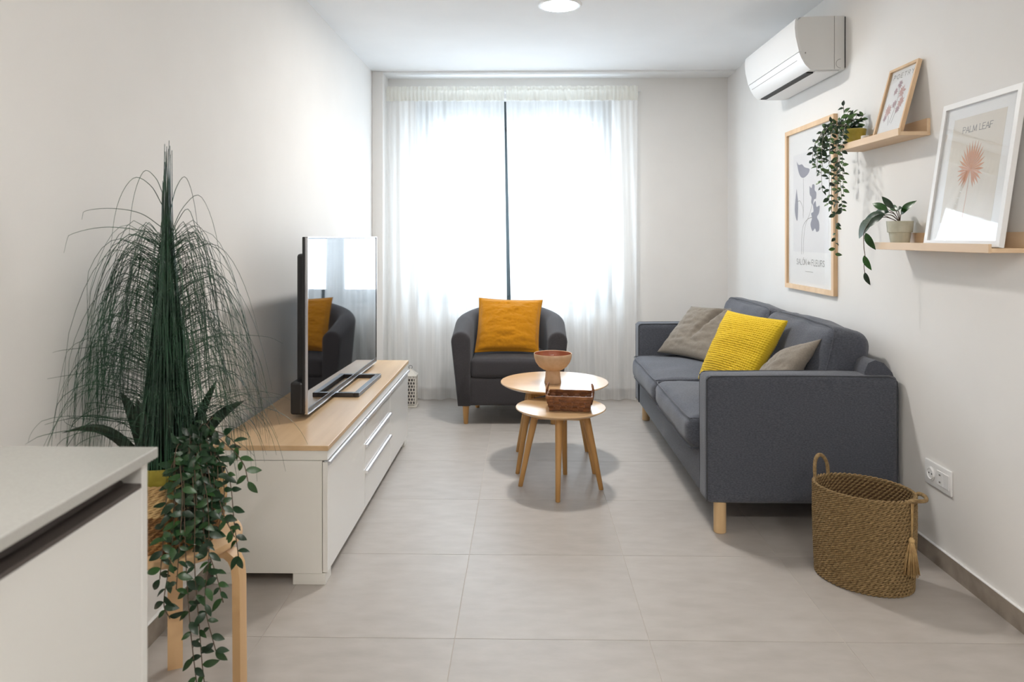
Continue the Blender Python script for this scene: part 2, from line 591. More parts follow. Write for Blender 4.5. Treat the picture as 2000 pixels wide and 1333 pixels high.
w1 = window('window_1', WX0, WX1, WZ0, WZ1, 5.86, -0.135, 1)
obj('window_sill', box(WX0, WX1, YB - 0.02, 5.825, WZ0 - 0.001, WZ0 + 0.02, 0.004, 1), 'quartz', w1)
sh = thing('roller_shutter', (-0.085, 5.925, 2.0), 'pale roller shutter lowered a little way over the window top', 'shutter')
for k in range(6):
    z = 2.012 + k * 0.052
    obj('slat', box(WX0 + 0.005, WX1 - 0.005, 5.915, 5.928, z, z + 0.050, 0.004, 2), 'shutter', sh)


# ------------------------------------------------------------------ curtains
def curtain(name, label, xl, xr, phase, Yc=5.595):
    """xl, xr: functions of height giving the two side hems."""
    nu, nv = 150, 60
    z0, z1 = 0.008, 2.285

    def pt(u, z):
        a, b = xl(z), xr(z)
        t = (2.4 - z) / 2.4
        x = a + (b - a) * u
        amp = 0.008 + 0.026 * min(1, t * 1.5)
        s = u * (b - a)
        y = amp * (0.55 * math.sin(s * 58 + phase + 0.9 * math.sin(s * 9 + phase)) + 0.4 * math.sin(s * 27 + 1.3 * phase + 0.7 * t) + 0.35 * math.sin(s * 13 + 2 * phase))
        y += 0.004 * math.sin(s * 140 + phase * 3) * (1 - t) - 0.035 * t * t
        return V((x + 0.006 * math.sin(s * 31 + 3 * t) * t * math.sin(math.pi * u), Yc + y, z))
    vs_, fs = [], []
    for j in range(nv + 1):
        z = z0 + (z1 - z0) * j / nv
        for i in range(nu + 1): vs_.append(pt(i / nu, z))
    for j in range(nv):
        for i in range(nu):
            a = j * (nu + 1) + i
            fs.append((a, a + 1, a + nu + 2, a + nu + 1))
    c = obj(name, (vs_, fs), 'curtain', smooth=True)
    tag(c, label, 'curtain', 'sheer curtain panels at the window')
    # gathered heading: a rod pocket wrapped round the rod with a small frill above
    vs_, fs = [], []
    rows = [(2.285, 0.0), (2.30, 0.006), (2.32, 0.012), (2.345, 0.014), (2.365, 0.012), (2.378, 0.005), (2.395, 0.003)]
    m = 220
    for z, d in rows:
        for i in range(m + 1):
            u = i / m
            x = xl(z) + (xr(z) - xl(z)) * u
            y = 0.004 * math.sin(u * 190 + phase) + 0.003 * math.sin(u * 77)
            vs_.append(V((x, Yc - d + y, z + 0.003 * math.sin(u * 90 + phase))))
    for j in range(len(rows) - 1):
        for i in range(m):
            a = j * (m + 1) + i
            fs.append((a, a + 1, a + m + 2, a + m + 1))
    obj('rod_pocket', (vs_, fs), 'header', c, smooth=True)
    return c


curtain('curtain', 'sheer white curtain panel hanging behind the television bench end of the window', lambda z: -1.06 + 0.015 * (1 - z / 2.4), lambda z: -0.158 + 0.022 * max(0, (2.25 - z) / 1.5), 0.3)
curtain('curtain', 'sheer white curtain panel hanging on the sofa side of the window', lambda z: -0.142 + 0.035 * max(0, (2.25 - z) / 1.5), lambda z: 0.86 - 0.02 * (1 - z / 2.4), 1.9)
rod = thing('curtain_rod', (-0.1, 5.598, 2.34), 'thin white curtain rod held by small brackets above the window', 'curtain rod')
obj('rod', tube([(-1.064, 5.598, 2.355), (0.885, 5.598, 2.355)], 0.006, 8), 'white_plastic', rod, True)
for x in (0.875, -0.15):
    obj('bracket', join(tube([(x, 5.699, 2.36), (x, 5.6, 2.36)], 0.005, 6), tube([(x, 5.694, 2.36), (x, 5.70, 2.36)], 0.014, 12)), 'white_plastic', rod, True, 40)

# ------------------------------------------------------------------ ceiling downlights
for x, y, lab in ((0.187, 3.93, 'round recessed ceiling light above the coffee tables'), (-0.35, -0.4, 'added unseen fill light in the ceiling over the kitchen worktop'), (0.85, -0.4, 'added unseen fill light in the ceiling at the kitchen end of the picture wall')):  # the kitchen pair is unseen, added to brighten the near walls and units
    t = thing('ceiling_light', (x, y, ZC), lab, 'ceiling light', 'recessed ceiling lights')
    obj('rim', lathe([(0.098, ZC), (0.098, ZC - 0.007), (0.108, ZC - 0.009), (0.118, ZC - 0.004), (0.12, ZC)], (x, y), 48), 'white_paint', t, True, 40)
    obj('diffuser', lathe([(0.098, ZC - 0.001), (0.098, ZC - 0.006), (0.0, ZC - 0.0065)], (x, y), 48), 'lamp', t, True, 40)

# ------------------------------------------------------------------ kitchen run (foreground)
CX0, CX1 = XL, -0.614
tag(obj('worktop', box(CX0, -0.604, -1.0, 1.197, 0.8825, 0.90, 0.002, 2), 'quartz'), 'pale grey stone worktop on the white kitchen units', 'worktop')
for k, (y0, y1, lab) in enumerate(((0.562, 1.182, 'white handleless kitchen unit beside the potted plants, at the worktop end'), (-0.06, 0.56, 'white handleless kitchen unit next after the worktop end unit'), (-0.68, -0.062, 'white handleless kitchen unit furthest from the potted plants'))):
    t = thing('kitchen_unit', ((CX0 + CX1) / 2, (y0 + y1) / 2, 0), lab, 'kitchen unit', 'kitchen units under the worktop')
    e = 0.018
    obj('carcass', box(CX0 + 0.002, CX1 - 0.022, y0 + 0.001, y1 - e - 0.001, 0.10, 0.842), 'kitchen', t)
    obj('end_panel', box(CX0 + 0.002, CX1, y1 - e, y1, 0.0, 0.882, 0.0012, 1), 'kitchen', t)
    obj('door', box(CX1 - 0.02, CX1, y0 + 0.0015, y1 - e - 0.001, 0.10, 0.843, 0.0015, 2), 'kitchen', t)
    obj('grip_channel', prism_y([(CX1 - 0.06, 0.8435), (CX1 - 0.001, 0.8435), (CX1 - 0.001, 0.850), (CX1 - 0.030, 0.851), (CX1 - 0.036, 0.858), (CX1 - 0.036, 0.882), (CX1 - 0.06, 0.882)], y0, y1 - e), 'groove', t, True, 30)
    obj('plinth', box(CX0 + 0.002, CX1 - 0.05, y0, y1 - e, 0.0, 0.10), 'kitchen', t)

# ------------------------------------------------------------------ television bench
BX0, BX1, BY0, BY1 = -1.125, -0.70, 2.60, 4.40
t = thing('tv_bench', ((BX0 + BX1) / 2, 3.5, 0), 'long white low television bench with oak top and drawers', 'tv bench')
obj('top_board', box(BX0, BX1, BY0 - 0.004, BY1 + 0.004, 0.482, 0.50, 0.0012, 1), 'oak', t)
obj('top_rail', box(BX0 + 0.002, BX1 - 0.004, BY0, BY1, 0.447, 0.482, 0.001, 1), 'white_lacquer', t)
b = bmesh.new()
box(BX0 + 0.002, BX1 - 0.024, BY0 + 0.001, BY0 + 0.018, 0.042, 0.445, 0.001, 1, bm=b)
box(BX0 + 0.002, BX1 - 0.024, BY1 - 0.018, BY1 - 0.001, 0.042, 0.445, 0.001, 1, bm=b)
box(BX0 + 0.002, BX1 - 0.03, BY0 + 0.018, BY1 - 0.018, 0.042, 0.06, bm=b)
box(BX0 + 0.002, BX0 + 0.01, BY0 + 0.018, BY1 - 0.018, 0.06, 0.445, bm=b)
box(BX0 + 0.01, BX1 - 0.03, BY0 + 0.018, BY1 - 0.018, 0.40, 0.445, bm=b)
obj('body', b, 'white_lacquer', t)


def grip(parent, y0, y1, ztop):
    X = BX1 - 0.004
    obj('handle', prism_y([(X - 0.012, ztop), (X + 0.010, ztop - 0.002), (X + 0.013, ztop - 0.010), (X + 0.004, ztop - 0.016), (X - 0.001, ztop - 0.014), (X - 0.0005, ztop - 0.004), (X - 0.012, ztop - 0.003)], y0, y1), 'aluminium', parent, True, 40)


for y0, y1 in ((BY0, 3.215), (3.818, BY1)):
    d = obj('flap_door', box(BX1 - 0.022, BX1 - 0.004, y0 + 0.0015, y1 - 0.0015, 0.046, 0.440, 0.0015, 2), 'white_gloss', t)
    grip(d, y0 + 0.003, y1 - 0.003, 0.4445)
for z0, z1 in ((0.046, 0.212), (0.2145, 0.327), (0.3295, 0.440)):
    d = obj('drawer', box(BX1 - 0.022, BX1 - 0.004, 3.218, 3.815, z0, z1, 0.0015, 2), 'white_gloss', t)
    grip(d, 3.222, 3.811, z1 + (0.0045 if z1 > 0.4 else 0.001))
for x0, x1 in ((BX1 - 0.13, BX1 - 0.012), (BX0 + 0.01, BX0 + 0.085)):
    for y in (BY0 + 0.004, BY1 - 0.082):
        obj('foot', box(x0, x1, y, y + 0.078, 0.0, 0.042, 0.002, 1), 'white_lacquer', t)

# ------------------------------------------------------------------ television
t = thing('television', (-0.88, 3.6, 0.5), 'large flat television on a dark metal loop stand', 'television')
A, B = V((-0.885, 2.965, 0)), V((-0.861, 4.235, 0))
du = (B - A).normalized()
nrm = V((du.y, -du.x, 0))
TM = Matrix(((du.x, -nrm.x, 0, A.x), (du.y, -nrm.y, 0, A.y), (0, 0, 1, 0), (0, 0, 0, 1)))   # x along screen, y backwards
TW, Z0, Z1 = (B - A).length, 0.522, 1.245


def tv(name, x0, x1, y0, y1, z0, z1, mat, parent, bev=0.0):
    return obj(name, box(x0, x1, y0, y1, z0, z1, bev, 2, mat=TM), mat, parent)


tv('panel', 0.0, TW, 0.004, 0.022, Z0, Z1, 'black', t, 0.003)
tv('back_housing', 0.05, TW - 0.05, 0.02, 0.062, Z0 + 0.10, Z1 - 0.07, 'black', t, 0.012)
tv('speaker_housing', 0.0, TW, 0.02, 0.072, Z0 - 0.004, Z0 + 0.13, 'black', t, 0.010)
tv('screen', 0.012, TW - 0.012, 0.001, 0.005, Z0 + 0.020, Z1 - 0.010, 'screen', t)
b = bmesh.new()
for q in ((0, TW, Z1 - 0.004, Z1), (0, 0.0035, Z0, Z1), (TW - 0.0035, TW, Z0, Z1)):
    box(q[0], q[1], -0.002, 0.010, q[2], q[3], bm=b, mat=TM)
obj('bezel', b, 'silver', t)
tv('chin', 0.0035, TW - 0.0035, -0.001, 0.006, Z0, Z0 + 0.022, 'gunmetal', t, 0.001)
tv('trim_line', 0.0, TW, -0.003, 0.002, Z0 - 0.002, Z0 + 0.002, 'silver', t)
# loop stand
b = bmesh.new()
s0, s1, f0, f1, w = 0.42, 0.90, -0.108, 0.108, 0.026
for q in ((s0, s1, f0, f0 + w), (s0, s1, f1 - w, f1), (s0, s0 + w, f0 + w, f1 - w), (s1 - w, s1, f0 + w, f1 - w)):
    box(q[0], q[1], q[2], q[3], 0.5, 0.520, 0.0015, 1, bm=b, mat=TM)
st = obj('stand_loop', b, 'gunmetal', t)
tv('stand_neck', 0.52, 0.82, 0.014, 0.05, 0.513, 0.60, 'gunmetal', st, 0.003)
tv('stand_bar', s0 + w, s1 - w, 0.014, 0.044, 0.501, 0.514, 'gunmetal', st, 0.001)

# ------------------------------------------------------------------ sofa
t = thing('sofa', (1.15, 4.05, 0), 'grey two-seat fabric sofa with straight arms along the picture wall', 'sofa')
SX0, SX1, SY0, SY1 = 0.757, 1.553, 3.066, 5.03
obj('seat_base', box(0.765, 1.50, 3.19, 4.906, 0.13, 0.325, 0.012, 3), 'sofa', t, True, 50)
obj('backrest_frame', prism_y([(1.40, 0.13), (1.425, 0.68), (1.44, 0.715), (1.47, 0.728), (1.505, 0.715), (1.54, 0.675), (1.560, 0.62), (1.5605, 0.13)], SY0 + 0.03, SY1 - 0.03), 'sofa', t, True, 50)
for y0, y1, out in ((SY0, SY0 + 0.134, -1), (SY1 - 0.134, SY1, 1)):
    a = obj('arm', puff(((SX0 + SX1) / 2, (y0 + y1) / 2, 0.397), ((SX1 - SX0) / 2, 0.067, 0.267), 0.022, (0.0, 0.004, 0.004), 16, wob=0.0025, seed=y0), 'sofa', t, True)
    for yy in (y0 + 0.006, y1 - 0.006):
        pts = smoothcurve([(SX0 + 0.004, yy, 0.14), (SX0 + 0.003, yy, 0.60), (SX0 + 0.005, yy, 0.645), (SX0 + 0.02, yy, 0.659), (SX0 + 0.06, yy, 0.6615), (1.2, yy, 0.664), (1.48, yy, 0.6615), (1.52, yy, 0.658), (1.541, yy, 0.645), (1.5505, yy, 0.615), (1.551, yy, 0.4), (1.551, yy, 0.14)], 5)
        obj('piping', tube(pts, 0.0028, 6), 'sofa_pipe', a, True)
for y0, y1, sd in ((3.205, 4.046, 1), (4.05, 4.891, 2)):
    c = ((0.712 + 1.36) / 2, (y0 + y1) / 2, 0.383)
    s = obj('seat_cushion', puff(c, (0.324, (y1 - y0) / 2, 0.072), 0.05, (0.012, 0.004, 0.022), 26, wob=0.008, seed=sd * 3.3), 'sofa', t, True)
    for zz in (0.452, 0.322):
        pts = smoothcurve([(1.0, y0 + 0.012, zz + 0.004), (0.80, y0 + 0.012, zz), (0.745, y0 + 0.02, zz - 0.002), (0.722, y0 + 0.06, zz - 0.004), (0.718, (y0 + y1) / 2, zz), (0.722, y1 - 0.06, zz - 0.004), (0.745, y1 - 0.02, zz - 0.002), (0.80, y1 - 0.012, zz), (1.0, y1 - 0.012, zz + 0.004)], 6)
        obj('piping', tube(pts, 0.003, 6), 'sofa', s, True)
tilt = Matrix.Rotation(math.radians(13), 4, 'Y')
for y0, y1, sd in ((3.205, 4.046, 5), (4.052, 4.891, 8)):
    ctr = V((1.385, (y0 + y1) / 2, 0.635))
    s = obj('back_cushion', puff(ctr, (0.095, (y1 - y0) / 2, 0.205), 0.06, (0.045, 0.006, 0.012), 26, tilt, wob=0.012, seed=sd), 'sofa', t, True)
    loop = [V((-0.075, a * ((y1 - y0) / 2 - 0.012), z)) for a, z in ((-1, -0.18), (-1, 0.0), (-1, 0.15), (-0.93, 0.195), (-0.5, 0.203), (0, 0.206), (0.5, 0.203), (0.93, 0.195), (1, 0.15), (1, 0.0), (1, -0.18))]
    obj('piping', tube(smoothcurve([ctr + tilt @ p for p in loop], 5), 0.0032, 6), 'sofa', s, True)
for x, y in ((0.823, 3.105), (0.823, 4.985), (1.49, 3.105), (1.49, 4.985)):
    obj('leg', lathe([(0.0, 0.0), (0.024, 0.0), (0.026, 0.002), (0.026, 0.132)], (x, y), 24), 'beech', t, True, 40)

tag(obj('cushion', pillow((0.87, 4.85, 0.482), (1.13, 4.43, 0.482), (1.385, 4.62, 0.795), (1.10, 4.86, 0.785), 0.13, 44, 0.03, 0.05, 0.010, 7, 2.0,
    fold=lambda s, t_: -0.045 * math.exp(-((s - 0.12 - 0.25 * t_) / 0.10) ** 2) * max(0, t_ + 0.6)), 'taupe', smooth=True), 'slumped taupe linen cushion creased in the middle, at the window end of the sofa', 'cushion', 'cushions on the sofa')
tag(obj('cushion', pillow((0.93, 3.94, 0.482), (1.07, 3.55, 0.482), (1.285, 3.60, 0.835), (1.09, 3.95, 0.85), 0.15, 170, 0.0, 0.05, 0.006, 5, 4.0, 0.007, 34), 'yellow', smooth=True), 'bright yellow waffle-knit cushion in the middle of the sofa', 'cushion', 'cushions on the sofa')
tag(obj('cushion', pillow((1.05, 3.51, 0.482), (1.06, 3.235, 0.482), (1.315, 3.262, 0.795), (1.22, 3.51, 0.70), 0.11, 40, 0.03, 0.05, 0.008, 7, 9.0), 'taupe', smooth=True), 'taupe linen cushion tucked beside the sofa arm near the seagrass basket', 'cushion', 'cushions on the sofa')

# ------------------------------------------------------------------ armchair
AC = V((-0.103, 4.815, 0))
t = thing('armchair', (AC.x, AC.y + 0.35, 0), 'dark grey tub armchair with wooden legs in front of the curtains', 'armchair')


def u_path(n=60):
    """outline of the tub: front of one arm, round the back, to the front of the other."""
    out = []
    L1, arc = 0.30, 0.40
    for i in range(n + 1):
        s = i / n * 2 - 1
        a = abs(s)
        sg = -1 if s < 0 else 1
        if a > 0.62:
            k = (1 - a) / 0.38
            out.append((sg, 0.383, k * L1, sg, 0.0, k))
        else:
            ph = a / 0.62 * math.pi / 2
            out.append((sg, 0.383 * math.sin(ph), L1 + arc * math.cos(ph), sg * math.sin(ph) / 0.383, math.cos(ph) / arc, 1 + (1 - a / 0.62)))
    return out


rings, fs, vs_ = [], [], []
path = u_path()
TH = 0.128


def section(px, py, nx, ny, k, shrink, push):
    """closed section: outer side, rounded top, inner side."""
    ln = math.hypot(nx, ny)
    nx, ny = nx / ln, ny / ln
    top = 0.618 + 0.152 * (min(k, 2) / 2) ** 1.15 if k > 0 else 0.618
    pts = []
    zb = 0.131
    r = TH / 2
    outer = [(0.0 - 0.045 * (1 - z_), zb + (top - r - zb) * z_) for z_ in (0, 0.04, 0.35, 0.7, 1.0)]
    arc = [(-r + r * math.cos(q), top - r + r * math.sin(q)) for q in [math.pi * j / 10 for j in range(1, 10)]]
    inner = [(-TH, zb + (top - r - zb) * z_) for z_ in (1.0, 0.6, 0.3, 0.0)]
    full = outer + arc + inner
    cx = sum(p[0] for p in full) / len(full)
    for o, z in full:
        o2 = cx + (o - cx) * (1 - shrink)
        z2 = zb + (z - zb) * (1 - shrink * 0.16)
        pts.append(V((AC.x + px + nx * o2, AC.y + py + ny * o2 - push, z2)))
    return pts


secs = []
p0, p1 = path[0], path[-1]
for shrink, push in ((0.30, 0.014), (0.14, 0.012), (0.05, 0.008)):
    secs.append(section(p0[0] * p0[1], p0[2], p0[3], p0[4], 0, shrink, push))
for q in path:
    secs.append(section(q[0] * q[1], q[2], q[3], q[4], q[5], 0, 0))
for shrink, push in ((0.05, 0.008), (0.14, 0.012), (0.30, 0.014)):
    secs.append(section(p1[0] * p1[1], p1[2], p1[3], p1[4], 0, shrink, push))
m = len(secs[0])
vs_ = [p for s in secs for p in s]
for i in range(len(secs) - 1):
    for k in range(m):
        fs.append((i * m + k, i * m + (k + 1) % m, (i + 1) * m + (k + 1) % m, (i + 1) * m + k))
fs += [tuple(range(m))[::-1], tuple((len(secs) - 1) * m + k for k in range(m))]
obj('tub_shell', (vs_, fs), 'chair', t, True)
obj('front_panel', puff((AC.x, AC.y + 0.27, 0.222), (0.268, 0.27, 0.091), 0.012, (0, 0.004, 0), 10), 'chair', t, True)
obj('seat_cushion', puff((AC.x, AC.y + 0.285, 0.374), (0.256, 0.292, 0.064), 0.03, (0, 0.008, 0.012), 20, wob=0.004, seed=3), 'chair', t, True)
for x, y in ((-0.392, 4.868), (0.186, 4.868), (-0.345, 5.33), (0.139, 5.33)):
    obj('leg', lathe([(0.0, 0.0), (0.013, 0.0), (0.015, 0.003), (0.023, 0.133)], (x, y), 20), 'oak_leg', t, True, 40)
tag(obj('cushion', pillow((-0.345, 4.97, 0.455), (0.098, 4.97, 0.455), (0.128, 5.165, 0.80), (-0.325, 5.165, 0.815), 0.15, 60, 0.06, 0.05, 0.010, 6, 1.0), 'mustard', smooth=True), 'mustard linen cushion with a flanged edge leaning in the armchair', 'cushion')


# ------------------------------------------------------------------ coffee tables
def round_table(name, c, r, h, feet, inset, label, edge):
    t = thing(name, (c[0], c[1], 0), label, 'coffee table', 'nesting coffee tables')
    obj('table_top', lathe([(0.0, h - 0.018), (r - 0.022, h - 0.018), (r - 0.003, h - 0.007), (r, h - 0.004), (r - 0.002, h), (0.0, h)], c, 72), 'oak_table', t, True, 30)
    tops = [(c[0] + (x - c[0]) * inset, c[1] + (y - c[1]) * inset) for x, y in feet]
    for (x, y), (a, b_) in zip(feet, tops):
        obj('leg', tube([(x, y, 0.0), (x, y, 0.001), (x + (a - x) * 0.5, y + (b_ - y) * 0.5, h / 2), (a, b_, h - 0.019)], [0.0105, 0.0115, 0.015, 0.019], 16), 'oak_leg', t, True, 40)
    for i, j in ((0, 2), (1, 3)):
        p, q = V((*tops[i], h - 0.040)), V((*tops[j], h - 0.040))
        obj('support_bar', strip([p, q], (0, 0, 1), 0.042, 0.045), 'oak_leg', t)
    return t


round_table('coffee_table', (0.163, 4.045), 0.297, 0.447, [(-0.038, 3.848), (0.366, 3.852), (0.360, 4.250), (-0.040, 4.240)], 0.62, 'larger round oak coffee table carrying the footed bowl', 0)
round_table('coffee_table', (0.178, 3.638), 0.224, 0.402, [(-0.022, 3.655), (0.155, 3.440), (0.376, 3.612), (0.211, 3.838)], 0.60, 'smaller round oak side table carrying the brown chip basket', 0)

bw = thing('footed_bowl', (0.153, 4.0, 0.447), 'beige stoneware bowl on a thick foot with brown glazed inside', 'bowl')
z = 0.447
obj('foot', lathe([(0.0, 0), (0.044, 0), (0.046, 0.003), (0.041, 0.04), (0.038, 0.068), (0.040, 0.075), (0.0, 0.075)], (0.153, 4.0), 40, z0=z), 'clay', bw, True, 50)
obj('bowl', lathe([(0.036, 0.070), (0.052, 0.074), (0.076, 0.090), (0.094, 0.115), (0.102, 0.140), (0.104, 0.160), (0.1025, 0.1625), (0.100, 0.161)], (0.153, 4.0), 48, z0=z, caps=False), 'clay', bw, True, 50)
obj('glazed_inside', lathe([(0.100, 0.161), (0.097, 0.140), (0.088, 0.115), (0.068, 0.094), (0.035, 0.084), (0.0, 0.082)], (0.153, 4.0), 48, z0=z, caps=False), 'glaze', bw, True, 50)

# brown chip basket with two hoop handles
bc = V((0.222, 3.595, 0.402))
t = thing('chip_basket', bc, 'small dark brown chip-wood basket with two hoop handles', 'basket')
R = Matrix.Translation(bc) @ Matrix.Rotation(math.radians(-7), 4, 'Z')
hx, hy, hb = 0.108, 0.078, 0.074


def bpt(x, y, z_): return R @ V((x, y, z_))


obj('base', box(-0.092, 0.092, -0.062, 0.062, 0.001, 0.006, 0.001, 1, mat=R), 'chip', t)
rb = random.Random(3)


def side_strips(a, b_, nup):
    """woven side between two base corners: uprights and three horizontal strips."""
    a0, b0 = V(a), V(b_)
    d = (b0 - a0)
    out = V((d.y, -d.x, 0)).normalized()
    fl = 0.017
    for i in range(nup):
        k = (i + 0.5) / nup
        pts = []
        for zz in (0.004, 0.024, 0.045, 0.066, 0.068 + rb.uniform(-0.002, 0.002)):
            w_ = (0.0022 if (round(zz / 0.022) + i) % 2 else -0.0022)
            pts.append(R @ (a0 + d * k + out * (fl * zz / hb + w_) + V((0, 0, zz)) + d.normalized() * (k - 0.5) * 2 * fl * zz / hb))
        obj('upright_strip', strip(pts, R.to_3x3() @ d, d.length / nup * 0.86, 0.0016), 'chip', t)
    for lv, zz in enumerate((0.013, 0.035, 0.057, 0.069)):
        pts = []
        m_ = nup * 2
        for i in range(m_ + 1):
            k = i / m_
            w_ = 0.0020 * math.cos(math.pi * (k * nup - 0.5 + lv))
            pts.append(R @ (a0 + d * k + out * (fl * zz / hb + w_) + V((0, 0, zz)) + d.normalized() * (k - 0.5) * 2 * fl * zz / hb))
        obj('band_strip', strip(pts, (0, 0, 1), 0.020 if lv < 3 else 0.013, 0.0018 if lv < 3 else 0.0075), 'chip' if lv < 3 else 'chip_rim', t)


x_, y_ = 0.094, 0.064
for a, b_, k in (((-x_, -y_, 0), (x_, -y_, 0), 7), ((x_, -y_, 0), (x_, y_, 0), 5), ((x_, y_, 0), (-x_, y_, 0), 7), ((-x_, y_, 0), (-x_, -y_, 0), 5)):
    side_strips(a, b_, k)
for s in (-1, 1):
    for y0 in (0,):
        pts = smoothcurve([bpt(s * 0.105, -0.036, 0.03), bpt(s * 0.114, -0.034, 0.075), bpt(s * 0.110, -0.024, 0.108), bpt(s * 0.106, 0, 0.122), bpt(s * 0.110, 0.024, 0.108), bpt(s * 0.114, 0.034, 0.075), bpt(s * 0.105, 0.036, 0.03)], 5)
        obj('handle', tube(pts, 0.0042, 6), 'chip', t, True)


# ------------------------------------------------------------------ rope weaving
def rope_ring(c, a, b_, z, phase, r=0.0042, off=0.0034, twists=34, rot=0.0, segs=None):
    """two strands twisted round each other along an oval."""
    segs = segs or twists * 4
    geos = []
    for s in (0, 1):
        pts = []
        for i in range(segs):
            th = 2 * math.pi * i / segs
            x, y = a * math.cos(th), b_ * math.sin(th)
            nx, ny = math.cos(th) / a, math.sin(th) / b_
            ln = math.hypot(nx, ny)
            nx, ny = nx / ln, ny / ln
            q = th * twists / 2 + math.pi * s + phase
            o, dz = off * math.cos(q), off * math.sin(q)
            x, y = x + nx * o, y + ny * o
            pts.append((c[0] + x * math.cos(rot) - y * math.sin(rot), c[1] + x * math.sin(rot) + y * math.cos(rot), z + dz))
        geos.append(tube(pts, r, 5, closed=True))
    return join(*geos)


# seagrass floor basket
BC, BROT, BA, BB, BH = (1.232, 2.690), math.radians(-41.7), 0.170, 0.136, 0.335
t = thing('floor_basket', (BC[0], BC[1], 0), 'tall oval woven seagrass basket with tassel standing by the sofa arm', 'basket')
geos = []
rows = 31
for k in range(rows):
    z = 0.007 + (BH - 0.012) * k / (rows - 1)
    s = 0.955 + 0.045 * math.sin(min(1, k / rows * 1.25) * math.pi / 2) + 0.006 * noise.noise(V((k * 0.7, 0, 0)))
    geos.append(rope_ring(BC, BA * s, BB * s, z, k * 1.9, 0.0037, 0.0040, 58, BROT, 232))
o = obj('woven_wall', join(*geos), 'seagrass', t, True)
obj('liner', lathe([(0.960, 0.006), (0.985, 0.15), (0.99, BH - 0.012), (0.975, BH - 0.012), (0.965, 0.15), (0.94, 0.012), (0.0, 0.012)], (BC[0], BC[1]), 48, BA, BB, BROT), 'basket_gap_shade', t, True, 40)  # dark inner skin added so the gaps between rope rows look shaded


def bas(th, k, z):
    x, y = BA * k * math.cos(th), BB * k * math.sin(th)
    return V((BC[0] + x * math.cos(BROT) - y * math.sin(BROT), BC[1] + x * math.sin(BROT) + y * math.cos(BROT), z))


def wrapped(pts, r, name, parent):
    pts = smoothcurve(pts, 8)
    core = tube(pts, r, 8)
    h = []
    L = len(pts)
    for i in range(L * 4):
        f = i / (L * 4) * (L - 1)
        p = pts[int(f)].lerp(pts[min(int(f) + 1, L - 1)], f % 1)
        q = f * 2.6
        h.append(p + V((math.cos(q), math.sin(q) * 0.7, math.sin(q) * 0.7)) * r * 0.85)
    return obj(name, join(core, tube(h, r * 0.3, 4)), 'seagrass', parent, True)


ha = math.pi - 0.26
wrapped([bas(ha + 0.26, 1.0, BH - 0.03), bas(ha + 0.26, 1.02, BH + 0.03), bas(ha + 0.16, 1.03, BH + 0.062), bas(ha, 1.03, BH + 0.074), bas(ha - 0.16, 1.03, BH + 0.062), bas(ha - 0.26, 1.02, BH + 0.03), bas(ha - 0.26, 1.0, BH - 0.03)], 0.0068, 'handle', t)
wrapped([bas(-0.42, 1.0, BH - 0.01), bas(-0.34, 1.08, BH + 0.002), bas(-0.2, 1.17, BH + 0.002), bas(0, 1.21, BH + 0.0), bas(0.2, 1.17, BH + 0.002), bas(0.34, 1.08, BH + 0.002), bas(0.42, 1.0, BH - 0.01)], 0.0068, 'handle', t)
tp = bas(-0.36, 1.09, 0)
geos = [tube([(tp.x, tp.y, BH - 0.005), (tp.x, tp.y, BH - 0.12)], 0.0022, 5), tube([(tp.x + 0.004, tp.y - 0.003, BH - 0.005), (tp.x + 0.002, tp.y, BH - 0.12)], 0.002, 5), lathe([(0.0, 0), (0.010, 0.004), (0.011, 0.012), (0.004, 0.020)], (tp.x, tp.y), 10, z0=BH - 0.142)]
rb = random.Random(5)
for k in range(70):
    a = rb.uniform(0, 6.28)
    q = rb.uniform(0.2, 1)
    geos.append(tube([(tp.x + 0.006 * math.cos(a), tp.y + 0.006 * math.sin(a), BH - 0.135), (tp.x + 0.017 * q * math.cos(a), tp.y + 0.015 * q * math.sin(a), BH - 0.18), (tp.x + 0.028 * q * math.cos(a), tp.y + 0.020 * q * math.sin(a), BH - 0.245 - rb.uniform(0, 0.012))], 0.0014, 4))
obj('tassel', join(*geos), 'rope_pale', t, True)

# ------------------------------------------------------------------ air conditioner
AY0, AY1 = 3.615, 4.43
t = thing('air_conditioner', (1.45, 4.02, 2.06), 'white wall-mounted air conditioner high above the hanging picture', 'air conditioner')
front = [(1.326, 2.307), (1.324, 2.27), (1.328, 2.228), (1.338, 2.183), (1.345, 2.155)]
low = [(1.3465, 2.152), (1.358, 2.122), (1.376, 2.092), (1.392, 2.075), (1.402, 2.066)]
obj('housing', prism_y([(XR - 0.004, 2.33), (1.36, 2.325), (1.332, 2.30)] + [(x + 0.008, z_) for x, z_ in front[1:]] + [(x + 0.008, z_ + 0.002) for x, z_ in low] + [(XR - 0.004, 2.068)], AY0 + 0.002, AY1 - 0.002), 'ac_side', t, True, 25)


def shell(prof, th, y0, y1):
    back = [(x + th, z_ + th * 0.25) for x, z_ in prof][::-1]
    return prism_y(prof + back, y0, y1)


